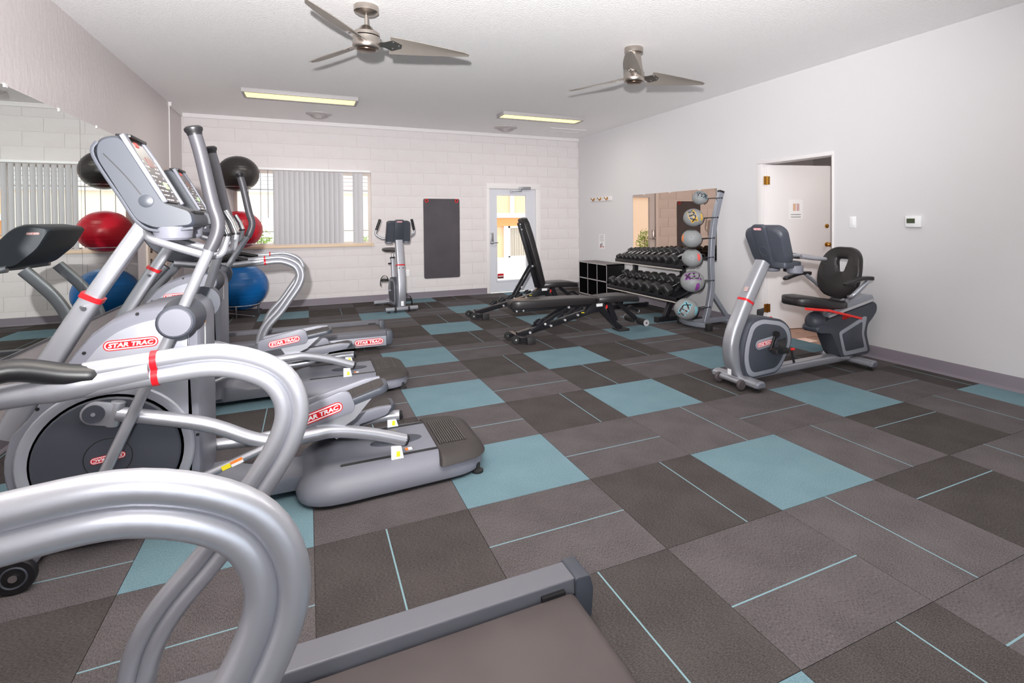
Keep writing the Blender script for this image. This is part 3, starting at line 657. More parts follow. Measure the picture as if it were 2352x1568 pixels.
    for s in (-1, 1):
        mb = MB(); mb.sweep(spline([(-2.112, yc+s*.1955, 1.665), (-2.04, yc+s*.1955, 1.575), (-1.985, yc+s*.1955, 1.492)], 4), [(-.0015, -.0018), (.0015, -.0018), (.0015, .0018), (-.0015, .0018)], side=(0, 1, 0)); mb.build('panel_groove', BLACKP, con)
        mb = MB(); mb.lathe([(0, 0), (.028, 0), (.028, .004), (.024, .006), (0, .007)], (-1.967, yc+s*.193, 1.465), (0, s, 0), 24); mb.build('hinge_boss', GREYL, con)
        mb = MB(); mb.sweep(spline([(-2.135, yc+s*.178, 1.715), (-2.148, yc+s*.178, 1.655), (-2.06, yc+s*.178, 1.48), (-2.0, yc+s*.178, 1.372), (-1.93, yc+s*.178, 1.334), (-1.80, yc+s*.178, 1.345)], 5), rpoly([(-.012, -.007), (.012, -.007), (.012, .007), (-.012, .007)], .003), side=(0, 1, 0)); mb.build('edge_trim', GREYD, con)
    fx = Vector((-.155, 0, .30)).normalized(); fn = Vector((.30, 0, .155)).normalized()
    Fm = Matrix((Vector((0, 1, 0)), fx, fn)).transposed().to_4x4(); Fm.translation = Vector((-1.985, yc, 1.607))
    mb = MB(); mb.prism(rpoly([(-.135, -.165), (.135, -.165), (.15, .06), (.10, .165), (-.10, .165), (-.15, .06)], .03), .0, .008, 'xy', Fm); fp = mb.build('display_panel', mat('smoked_display', (58, 47, 46), .25), con)
    for q in (1, -1):
        mb = MB(); mb.prism([(q*a, b) for a, b in rpoly([(-.185, -.17), (-.16, -.17), (-.165, .07), (-.12, .17), (-.19, .16)], .01)], -.002, .016, 'xy', Fm); mb.build('bezel', GREYP, con, bevel=.003)
    mb = MB(); random.seed(3)
    for i in range(9):
        for j in range(6):
            if random.random() < .75: x = -.115+j*.042; y = -.155+i*.024; mb.box(x, x+random.choice((.012, .02, .028)), y, y+.006, .008, .009, Fm)
    mb.build('button_print', WTXT, fp, smooth=0)
    mb = MB(); mb.prism(rpoly([(.03, -.09), (.09, -.09), (.09, -.055), (.03, -.055)], .008), .008, .010, 'xy', Fm); mb.build('green_screen', mat('lit_green_lcd', (176, 214, 150), .4, emit=((176, 224, 140), .5)), fp, smooth=0)
    mb = MB(); mb.prism(capsule2(-.06, .0, .115, .14), .008, .010, 'xy', Fm); mb.build('red_emblem', REDL, fp, smooth=0)
    mb = MB(); mb.prism(rpoly([(-.02, .07), (.09, .07), (.09, .02), (-.02, .02)], .005), .008, .0095, 'xy', Fm); mb.build('readout', mat('red_readout', (110, 52, 46), .3), fp, smooth=0)
    mb = MB(); mb.box(-2.09, -2.035, yc-.12, yc+.14, 1.748, 1.762); mb.mat = 1; mb.box(-2.075, -2.05, yc-.10, yc-.02, 1.762, 1.766); mb.build('reading_ledge', [BLACKP, WTXT], con, bevel=.003)
    mb = MB(); mb.prism(rpoly([(-1.90, yc-.14), (-1.80, yc-.14), (-1.80, yc+.14), (-1.90, yc+.14)], .03), 1.408, 1.424, 'xy'); mb.build('console_lip', BLACKP, con, bevel=.004)
    for s in (-1, 1):
        mb = MB(); mb.lathe([(0, 0), (.062, .0), (.072, .01), (.078, .06), (.07, .062)], (-1.885, yc+s*.125, 1.292), n=28); mb.build('cup_holder', GREYP, con)
    mb = MB(); mb.prism(rpoly([(-2.075, 1.44), (-1.985, 1.30), (-1.95, 1.33), (-1.98, 1.40), (-2.05, 1.56)], .015), yc-.06, yc+.06); mb.build('console_neck', GREYL, con, bevel=.012)
    # fixed handlebar: U tube with upright contact grips
    for s in (-1, 1):
        pts = fillet([(-2.0, yc+s*.04, 1.335), (-1.965, yc+s*.17, 1.30), (-1.87, yc+s*.185, 1.262), (-1.745, yc+s*.185, 1.215), (-1.688, yc+s*.185, 1.222), (-1.672, yc+s*.18, 1.31)], .045, 6)
        mb = MB(); mb.tube(pts, .0175, 12); hb = mb.build('fixed_handlebar', SILVER, T)
        mb = MB(); mb.cyl((-1.672, yc+s*.18, 1.305), (-1.672, yc+s*.18, 1.315), .0195, 16); mb.mat = 1; mb.tube([(-1.672, yc+s*.18, 1.315), (-1.69, yc+s*.18, 1.37), (-1.72, yc+s*.18, 1.43)], [.0175, .017, .015]); mb.build('pulse_grip', [BLACKP, CHROME], hb)
    T.location = loc
    return T
make_elliptical((0, -.038), [((-1.175, .468), 15.5), ((-1.10, .262), 12)], 'grey and silver elliptical trainer beside the treadmill with the red-banded foreground rail', (-1.6, -2.71, 0))
make_elliptical((-.03, .065), [((-1.25, .485), 9), ((-1.08, .30), 6)], 'grey and silver elliptical trainer next to the treadmill nearest the exercise balls', (-1.6-.13, -2.71+1.68, 0))

# ================================================================== TREADMILLS
def make_treadmill():
    yc = -4.5; T = thing('treadmill', '', 'treadmill', (-1.6, yc, 0), 'treadmills facing the mirror wall')
    mb = MB(); mb.box(-2.75, -.62, yc-.30, yc+.30, .08, .14); mb.build('deck_frame', BLACKM, T)
    # belt wrapped round the rear roller
    prof = [(-2.55, .165)]+[(-.595+.038*math.cos(a), .127+.038*math.sin(a)) for a in [PI/2-i*PI/10 for i in range(11)]]+[(-2.55, .089)]
    mb = MB(); mb.prism(prof, yc-.255, yc+.255); mb.build('running_belt', BELT, T)
    for s in (-1, 1):
        y0, y1 = sorted((yc+s*.27, yc+s*.375))
        mb = MB(); mb.prism(rpoly([(y0, .145), (y1, .145), (y1, .185), ((y1-.012 if s > 0 else y1), .2), ((y0 if s > 0 else y0+.012), .2), (y0, .185)], .006), -2.6, -.56, 'yz'); rl = mb.build('foot_rail', GREYR, T, bevel=.004)
        ya, yb = sorted((yc+s*.345, yc+s*.37))
        mb = MB(); mb.box(-2.6, -.56, ya, yb, .04, .146); sp = mb.build('side_skirt', SILVER_M, T, bevel=.003)
        logo(sp, (-.735, yc+s*.3712, .093), (1 if s < 0 else -1, 0, 0), (0, 0, 1), .29)
        mb = MB(); mb.prism(rpoly([(-.56, .045), (-.50, .055), (-.492, .15), (-.505, .198), (-.56, .2)], .012), y0-.006, y1+.002); mb.build('rear_end_cap', GREYD, T, bevel=.005)
        mb = MB(); mb.box(-.68, -.60, yc+s*.262-.008, yc+s*.262+.008, .15, .176); mb.build('roller_guard', BLACKP, T)
        for x in (-.78, -2.45):
            mb = MB(); mb.lathe([(.028, 0), (.028, .012), (.01, .018), (.01, .06)], (x, yc+s*.33, 0)); mb.build('foot', RUBBER, T)
        # double-tube handrail
        yr = yc+s*.40
        path = spline(xz([(-1.745, .19), (-1.722, .285), (-1.672, .375), (-1.572, .49), (-1.49, .61), (-1.405, .745), (-1.380, .85), (-1.425, .945), (-1.545, 1.0), (-1.69, .997), (-1.83, .985)], yr), 6)
        n = len(path); pa, pb = [], []
        for i, p in enumerate(path):
            t = (path[min(i+1, n-1)]-path[max(i-1, 0)]).normalized(); nn = Vector((t.z, 0, -t.x))
            pa.append(p+nn*.0205); pb.append(p-nn*.0205)
        mb = MB(); mb.tube(pa, .0232, 18); mb.tube(pb, .0232, 18); mb.sweep(path, [(-.009, -.012), (.009, -.012), (.009, .012), (-.009, .012)], side=(0, 1, 0))
        hr = mb.build('handrail', SILVER, T, smooth=60)
        mb = MB(); mb.tube(spline(xz([(-1.70, .995), (-1.80, .982), (-1.95, .966), (-2.15, .965), (-2.42, 1.0)], yr), 5), [.03]*6+[.034]*3+[.029]*12, 14); mb.build('rail_extension', SILVER, hr)
        i0 = min(range(n), key=lambda i: (path[i]-Vector((-1.69, yr, .997))).length); t = (path[i0+1]-path[i0-1]).normalized(); nn = Vector((t.z, 0, -t.x))
        mb = MB()
        for q in (.0195, -.0195): mb.cyl(path[i0]+nn*q-t*.007, path[i0]+nn*q+t*.007, .0262, 18)
        mb.build('red_band', RED, hr)
        mb = MB(); mb.tube(spline([(-1.79, yr, .992), (-1.86, yr-s*.01, 1.004), (-1.96, yr-s*.02, 1.03), (-2.06, yr-s*.06, 1.01), (-2.2, yr-s*.10, .99)], 5), [.018]*2+[.027]*15+[.026]*4, 14); mb.build('side_grip', BLACKP, hr)
        mb = MB(); mb.lathe([(.05, 0), (.05, .014), (.036, .02), (.034, .05)], (-1.747, yr-s*.0, .15)); mb.box(-1.79, -1.70, min(yr, yc+s*.3), max(yr, yc+s*.3), .12, .16); mb.build('rail_foot', SILVER, T)
        mb = MB(); sec = [(a*.03, b*.045) for a, b in rpoly([(-1, -1), (1, -1), (1, 1), (-1, 1)], .6, 4)]
        mb.sweep(spline(xz([(-2.82, .10), (-2.815, .40), (-2.775, .58), (-2.68, .76), (-2.50, .98)], yc+s*.34), 5), sec, side=(0, 1, 0)); mb.build('console_upright', SILVER, T)
    # motor hood
    mb = MB(); mb.prism(rpoly([(-2.92, .03), (-2.42, .03), (-2.40, .19), (-2.5, .25), (-2.75, .30), (-2.90, .27), (-2.94, .15)], .05), yc-.33, yc+.33); mb.build('motor_hood', GREYP, T, bevel=.02)
    # console
    prof = rpoly([(-2.25, 1.0), (-2.25, 1.10), (-2.44, 1.33), (-2.52, 1.375), (-2.68, 1.345), (-2.70, 1.32), (-2.62, 1.16), (-2.46, 1.0)], [.02, .04, .05, .04, .02, .02, .05, .05])
    mb = MB(); rings = []
    for d, k in ((-.40, .9), (-.385, .97), (-.35, 1), (.35, 1), (.385, .97), (.40, .9)): rings.append([Vector((-2.47+(a+2.47)*k, yc+d, 1.18+(b-1.18)*k)) for a, b in prof])
    mb.loft(rings); con = mb.build('console', GREYD, T, smooth=40)
    a0, a1 = Vector((-2.268, 0, 1.125)), Vector((-2.425, 0, 1.315)); fx = (a1-a0).normalized(); fn = Vector((-fx.z, 0, fx.x))*-1
    Fm = Matrix((Vector((0, 1, 0)), fx, Vector((fx.z, 0, -fx.x)))).transposed().to_4x4(); Fm.translation = Vector((-2.347, yc, 1.222))
    mb = MB(); mb.prism(rpoly([(-.3, -.11), (.3, -.11), (.3, .11), (-.3, .11)], .03), -.004, .012, 'xy', Fm); mb.build('display_panel', mat('smoked_display', (58, 47, 46), .25), con)
    logo(con, (-2.655, yc, 1.262), (0, -1, 0), (-.3, 0, 1), .12)
    for s in (-1, 1): logo(con, (-2.585, yc+s*.4005, 1.29), (1 if s < 0 else -1, 0, 0), (0, 0, 1), .085)
    return T
tmB = make_treadmill(); tmB['label'] = 'treadmill whose thick silver rails and belt fill the foreground corner'
tmA = copy_tree(tmB); tmA.location = (-1.6-.02, .54, 0); tmA['label'] = 'silver-railed treadmill between elliptical trainer and exercise ball rack'

# ================================================================== RECUMBENT BIKE
def make_recumbent():
    yc = -2.46; T = thing('recumbent_bike', 'silver and slate recumbent bike with red seat lever beside open door', 'exercise bike', (2.5, yc, 0))
    # feet
    for x, nm in ((1.845, 'front_foot'), (3.2, 'rear_foot')):
        dy = .225; sh = .05 if x > 3 else .03
        mb = MB(); sec = [(a, b) for a, b in rpoly([(-.055, -.02), (.055, -.02), (.05, .018), (.02, .03), (-.02, .03), (-.05, .018)], .012)]
        mb.sweep([(x-sh*.4, yc+dy, .062), (x, yc, .068), (x+sh*.4, yc-dy, .062)], sec, side=(1, 0, 0)); ft = mb.build(nm, SILVER, T, smooth=30)
        for s in (-1, 1):
            mb = MB(); mb.sweep([(x-s*sh*.4, yc+s*dy, .062), (x-s*sh*.45, yc+s*(dy+.022), .058)], sec, side=(1, 0, 0), scale=[1.04, .8]); mb.build('foot_cap', GREYP, ft)
            mb = MB(); mb.lathe([(.026, 0), (.026, .012), (.01, .018), (.01, .045)], (x-s*sh*.4, yc+s*(dy-.03), 0)); mb.build('leveler', RUBBER, ft)
    mb = MB(); mb.cyl((1.775, yc-.13, .062), (1.775, yc+.13, .062), .022, 16); mb.build('wheel_axle_bar', SILVER, T)
    for s in (-1, 1):
        mb = MB(); mb.lathe([(.012, -.014), (.036, -.014), (.042, -.006), (.042, .006), (.036, .014), (.012, .014)], (1.762, yc+s*.125, .05), (0, 1, 0)); mb.build('wheel', mat('worn_wheel', (74, 66, 68), .6), T)
    mb = MB(); sec = rpoly([(-.05, -.035), (.05, -.035), (.05, .035), (-.05, .035)], .02); mb.sweep([(1.88, yc, .075), (2.5, yc, .085), (3.2, yc, .095)], sec, side=(0, 1, 0)); mb.build('base_beam', SILVER, T, smooth=40)
    # curved front post
    sec = rpoly([(-.058, -.05), (.058, -.05), (.058, .05), (-.058, .05)], .03)
    lo = spline(xz([(1.865, .075), (1.795, .19), (1.775, .32), (1.80, .43), (1.86, .55), (1.935, .685)], yc), 5)
    mb = MB(); mb.sweep(lo, sec, side=(0, 1, 0)); mb.build('lower_post', SILVER, T, smooth=40)
    mb = MB(); mb.sweep(xz([(1.935, .685), (2.13, 1.0)], yc), sec, side=(0, 1, 0), scale=.94); up_ = mb.build('upper_post', SILVER, T, smooth=40)
    mb = MB(); mb.sweep(xz([(1.931, .678), (1.941, .695)], yc), sec, side=(0, 1, 0), scale=1.05); mb.build('red_collar', RED, up_)
    mb = MB(); mb.prism([(-.02, -.02), (.02, -.02), (.02, .02), (-.02, .02)], -.0012, .0012, 'xy', Matrix.Translation((1.935, yc-.01, .788)) @ Matrix((Vector((0, 1, 0)), Vector((.53, 0, .85)), Vector((-.85, 0, .53)))).transposed().to_4x4()); mb.build('rating_plate', mat('rating_plate_print', (176, 150, 148), .5), up_)
    mb = MB(); mb.box(1.805-.045, 1.806-.045, yc-.02, yc+.02, .10, .19, Matrix.Identity(4)); mb.build('warning_label', WTXT, up_)
    for dy in (-.03, .03):
        mb = MB(); mb.cyl((1.885, yc+dy, .665), (1.875, yc+dy, .671), .010, 10); mb.build('bolt', CHROME, up_)
    # drive housing: slate body, silver ring, slate centre
    o1 = rpoly([(1.86, .06), (2.20, .075), (2.28, .15), (2.385, .33), (2.36, .45), (2.27, .52), (2.02, .565), (1.90, .53), (1.83, .36), (1.81, .2)], .07, 5)
    def inset(poly, k, c=(2.09, .31)): return [(c[0]+(a-c[0])*k, c[1]+(b-c[1])*k) for a, b in poly]
    mb = MB(); rings = []
    for d, k in ((-.085, .97), (-.07, 1), (.07, 1), (.085, .97)): rings.append([Vector((a, yc+d, b)) for a, b in inset(o1, k)])
    mb.loft(rings); dh = mb.build('drive_housing', GREYD, T, smooth=40)
    for s in (-1, 1):
        y = yc+s*.085
        mb = MB(); mb.prism(inset(o1, .92), y-.005 if s > 0 else y-.007, y+.007 if s > 0 else y+.005); mb.build('housing_ring', SILVER_M, dh, bevel=.003)
        mb = MB(); mb.prism(inset(o1, .78), y-.004 if s > 0 else y-.010, y+.010 if s > 0 else y+.004); mb.build('housing_face', GREYD, dh, bevel=.003)
        Lm = Matrix.Translation((2.06, y, .345)) @ Matrix.Rotation(math.radians(-7), 4, 'Y')
        mb = MB(); mb.prism(capsule2(-.11, .12, -.04, .04), s*.008-.004, s*.008+.006, 'xz', Lm); mb.build('badge_plate', SILVER_M, dh, bevel=.002)
        R3 = Lm.to_3x3(); logo(dh, Lm @ Vector((-.015 if s < 0 else .015, s*.0145, 0)), R3 @ Vector((1 if s < 0 else -1, 0, 0)), R3 @ Vector((0, 0, 1)), .165)
        # crank and pedal
        q = -1 if s < 0 else 1
        tip = Vector((2.165-.07, y+s*.035, .41-.115)) if s < 0 else Vector((2.165+.07, y+s*.035, .41+.07))
        cpos = Vector((2.165, y+s*.02, .41))
        mb = MB(); mb.sweep([cpos+(cpos-tip).normalized()*.02, tip+(tip-cpos).normalized()*.015], rpoly([(-.016, -.01), (.016, -.01), (.016, .01), (-.016, .01)], .008), side=(0, 0, 1)); mb.cyl((2.165, y, .41), (2.165, y+s*.04, .41), .026, 16); ck = mb.build('crank', BLACKP, T)
        px = tip+Vector((.03, s*.06, .0))
        mb = MB(); mb.prism(rpoly([(px.x-.075, px.y-.045), (px.x+.075, px.y-.045), (px.x+.085, px.y+.045), (px.x-.06, px.y+.045)], .03), px.z-.02, px.z+.018, 'xy'); pd = mb.build('pedal', RUBBER, ck, bevel=.006)
        mb = MB(); mb.sweep(spline([(px.x-.055, px.y-.05, px.z), (px.x-.035, px.y-.05, px.z+.05), (px.x+.03, px.y, px.z+.085), (px.x+.07, px.y+.045, px.z+.04)], 5), [(-.03, -.002), (.03, -.002), (.03, .002), (-.03, .002)], side=(1, 0, .2)); mb.sweep([(px.x+.08, px.y-.045, px.z+.01), (px.x+.10, px.y-.055, px.z-.10)], [(-.012, -.002), (.012, -.002), (.012, .002), (-.012, .002)], side=(1, 0, 0)); mb.build('pedal_strap', BLACKP, pd)
        mb = MB(); mb.cyl((px.x+.075, px.y-.05, px.z+.012), (px.x+.105, px.y-.05, px.z+.012), .010, 10); mb.build('strap_button', REDL, pd)
    # console, seen from behind, leaning away from the rider
    ax = Vector((.40, 0, 1)).normalized()*-1          # down the back
    Bm = Matrix((Vector((0, -1, 0)), Vector((-.36, 0, .93)).normalized(), Vector((-.93, 0, -.36)).normalized())).transposed().to_4x4(); Bm.translation = Vector((2.20, yc, 1.135))
    ol = rpoly([(-.185, -.10), (-.155, -.165), (.155, -.165), (.185, -.10), (.205, .13), (.15, .175), (-.15, .175), (-.205, .13)], .035)
    mb = MB(); rings = []
    for d, k in ((-.06, .93), (-.045, 1), (.02, 1), (.04, .93), (.045, .86)): rings.append([Bm @ Vector((a*k, b*k, d)) for a, b in ol])
    mb.loft(rings); con = mb.build('console', GREYD, T, smooth=35)
    mb = MB(); mb.prism(rpoly([(-.055, -.17), (.055, -.17), (.075, .195), (.05, .215), (-.05, .215), (-.075, .195)], .02), .03, .068, 'xy', Bm); cs = mb.build('console_spine', GREYD, con, bevel=.012)
    mb = MB(); mb.torus(Bm @ Vector((0, -.02, .0675)), .042, .003, Bm.to_3x3() @ Vector((0, 0, 1)), 28, 6); mb.build('molded_ring', GREYD, cs)
    R3 = Bm.to_3x3(); logo(cs, Bm @ Vector((0, .182, .0685)), R3 @ Vector((1, 0, 0)), R3 @ Vector((0, 1, 0)), .085)
    mb = MB(); mb.prism(rpoly([(-.16, -.14), (.16, -.14), (.175, .14), (-.175, .14)], .03), -.068, -.058, 'xy', Bm); mb.build('display_panel', mat('smoked_display', (58, 47, 46), .25), con)
    mb = MB(); mb.prism(rpoly([(2.20, yc-.17), (2.42, yc-.15), (2.46, yc-.06), (2.46, yc+.06), (2.42, yc+.15), (2.20, yc+.17)], .03), .955, 1.005, 'xy'); mb.build('accessory_tray', GREYD, con, bevel=.008)
    for s in (-1, 1):
        mb = MB(); mb.lathe([(0, 0), (.055, 0), (.065, .008), (.068, .065), (.06, .068)], (2.37, yc+s*.12, .905), n=24); mb.build('cup_holder', GREYP, con)
    mb = MB(); mb.prism(rpoly([(2.40, .905), (2.52, .925), (2.53, .955), (2.40, .965)], .01), yc-.03, yc+.03); mb.build('phone_holder', BLACKP, con, bevel=.004)
    for s in (-1, 1):
        pts = fillet([(2.36, yc+s*.19, 1.05), (2.46, yc+s*.20, 1.035), (2.62, yc+s*.19, 1.02), (2.73, yc+s*.14, 1.012), (2.70, yc+s*.055, 1.02), (2.55, yc+s*.04, 1.045), (2.42, yc+s*.04, 1.05)], .05)
        mb = MB(); mb.tube(pts, .016, 12); hb = mb.build('handlebar', SILVER, T)
    mb = MB(); mb.tube([(2.50, yc+.04, 1.048), (2.66, yc+.05, 1.026)], .021, 12); mb.build('hand_grip', BLACKP, hb)
    # seat post housing
    o2 = rpoly([(2.80, .47), (2.68, .40), (2.70, .36), (2.86, .345), (2.98, .115), (3.36, .10), (3.40, .125), (3.345, .30), (3.37, .39), (3.43, .43), (3.50, .50), (3.50, .565), (3.45, .585)], [.05, .05, .05, .04, .03, .02, .02, .08, .06, .05, .06, .06, .05], 5)
    mb = MB(); rings = []
    for d, k in ((-.085, .965), (-.07, 1), (.07, 1), (.085, .965)): rings.append([Vector((3.13+(a-3.13)*k, yc+d, .35+(b-.35)*k)) for a, b in o2])
    mb.loft(rings); sh_ = mb.build('seat_housing', GREYD, T, smooth=40)
    mb = MB(); mb.ball((2.765, yc, .445), .088, 24, 14, (1, 1.0, 1)); mb.build('housing_nose', GREYD, sh_)
    for s in (-1, 1):
        y = yc+s*.085
        mb = MB(); mb.prism(rpoly([(2.96, .345), (3.30, .46), (3.345, .455), (3.295, .30), (3.355, .135), (3.02, .125)], .03), y-.005, y+.005); mb.build('silver_insert', SILVER_M, sh_, bevel=.003)
        mb = MB(); mb.prism(rpoly([(2.995, .325), (3.275, .415), (3.265, .30), (3.30, .175), (3.045, .165)], .02), y-.008, y+.008); mb.build('insert_face', GREYD, sh_, bevel=.003)
    mb = MB(); mb.prism([(2.86, .48), (3.44, .575), (3.475, .60), (3.45, .645), (3.38, .65), (3.0, .575), (2.86, .525)], yc-.07, yc+.07); mb.build('slide_rail', SILVER_M, T, bevel=.006)
    for s in (-1, 1):
        mb = MB(); mb.sweep([(2.84, yc+s*.078, .495), (3.44, yc+s*.078, .60)], rpoly([(-.006, -.012), (.006, -.012), (.006, .012), (-.006, .012)], .003), side=(0, 1, 0)); mb.build('guide_rod', ZINC, T)
    mb = MB(); mb.prism(rpoly([(2.80, .50), (2.92, .545), (3.0, .60), (3.12, .62), (3.14, .72), (3.10, .72), (3.07, .64), (2.9, .60), (2.8, .56)], .01), yc-.055, yc+.055); mb.build('seat_carriage', ALU, T, bevel=.004)
    # seat pad and backrest
    mb = MB(); rings = []
    for x, hw, z0, z1 in ((2.44, .05, .635, .665), (2.46, .10, .615, .685), (2.51, .145, .605, .695), (2.62, .17, .59, .69), (2.76, .175, .572, .66), (2.90, .17, .56, .636), (2.98, .155, .562, .628), (3.005, .12, .578, .615)):
        rings.append([Vector((x, yc+a*hw, (z0+z1)/2+b*(z1-z0)/2)) for a, b in rpoly([(-1, -1), (1, -1), (1, 1), (-1, 1)], .5, 4)])
    mb.loft(rings); mb.build('seat_pad', VINYL, T, smooth=60)
    Sm = Matrix((Vector((0, -1, 0)), Vector((.27, 0, .96)).normalized(), Vector((-.96, 0, .27)).normalized())).transposed().to_4x4(); Sm.translation = Vector((3.12, yc, .865))
    bo = rpoly([(-.12, -.235), (.12, -.235), (.20, -.15), (.215, .0), (.185, .16), (.10, .24), (-.10, .24), (-.185, .16), (-.215, .0), (-.20, -.15)], .06, 5)
    hole = rpoly([(-.03, .005), (.03, .005), (.055, .115), (.045, .13), (-.045, .13), (-.055, .115)], .015, 3)
    def ringpts(poly, n=48):
        out_ = []; 
        for i in range(n):
            a = 2*PI*i/n; d_ = Vector((math.cos(a), math.sin(a))); c = Vector((0, .07)); best = None
            for j in range(len(poly)):
                p, q_ = Vector(poly[j]), Vector(poly[(j+1) % len(poly)]); e_ = q_-p; den = d_.x*e_.y-d_.y*e_.x
                if abs(den) < 1e-9: continue
                w_ = p-c; t_ = (w_.x*e_.y-w_.y*e_.x)/den; u_ = (w_.x*d_.y-w_.y*d_.x)/den
                if t_ > 0 and -1e-6 <= u_ <= 1+1e-6 and (best is None or t_ > best): best = t_
            out_.append(c+d_*(best or .1))
        return out_
    O_, H_ = ringpts(bo), ringpts(hole); mb = MB()
    seq = []
    for k, d in ((0, -.018), (0, .018), (.10, .036), (.45, .030), (.85, .034), (1, .022), (1, -.012), (.85, -.022), (.1, -.026), (0, -.018)):
        seq.append([Sm @ Vector((o.x+(h.x-o.x)*k, o.y+(h.y-o.y)*k, d-.25*abs(o.x+(h.x-o.x)*k)**2*0+.9*(o.x+(h.x-o.x)*k)**2)) for o, h in zip(O_, H_)])
    mb.loft(seq, caps=False); mb.build('backrest', VINYL, T, smooth=60)
    mb = MB()
    for s in (-1, 1): mb.box(3.06, 3.10, yc+s*.06-.018, yc+s*.06+.018, .56, .70)
    mb.box(3.16, 3.19, yc-.03, yc+.03, .60, .80); mb.build('backrest_bracket', ALU, T, bevel=.004)
    for s in (-1, 1):
        mb = MB(); mb.tube(fillet([(3.12, yc+s*.06, .66), (2.93, yc+s*.22, .67), (3.07, yc+s*.28, .815)] if s < 0 else [(3.16, yc+s*.06, .64), (3.20, yc+s*.22, .65), (2.94, yc+s*.28, .86)], .06), .019, 12); ar = mb.build('arm_support', SILVER, T)
        x0 = 2.775 if s < 0 else 2.70
        mb = MB(); mb.sweep(spline([(x0, yc+s*.275, .80), (x0+.05, yc+s*.285, .815), (x0+.20, yc+s*.285, .845), (x0+.33, yc+s*.285, .84)], 4), rpoly([(-.03, -.016), (.03, -.016), (.03, .016), (-.03, .016)], .012), side=(0, 1, 0), scale=[.5]+[.8]*2+[1]*8+[1.1]*2); mb.build('armrest', VINYL, ar)
    mb = MB(); mb.sweep([(2.455, yc-.16, .605), (2.70, yc-.175, .575), (3.13, yc-.175, .47)], rpoly([(-.014, -.010), (.014, -.010), (.014, .010), (-.014, .010)], .004), side=(0, 1, 0)); mb.sweep([(2.98, yc-.175, .505), (3.0, yc-.1, .47)], rpoly([(-.014, -.010), (.014, -.010), (.014, .010), (-.014, .010)], .004)); mb.build('seat_lever', REDL, T, label='red seat adjustment lever')
    return T
make_recumbent()

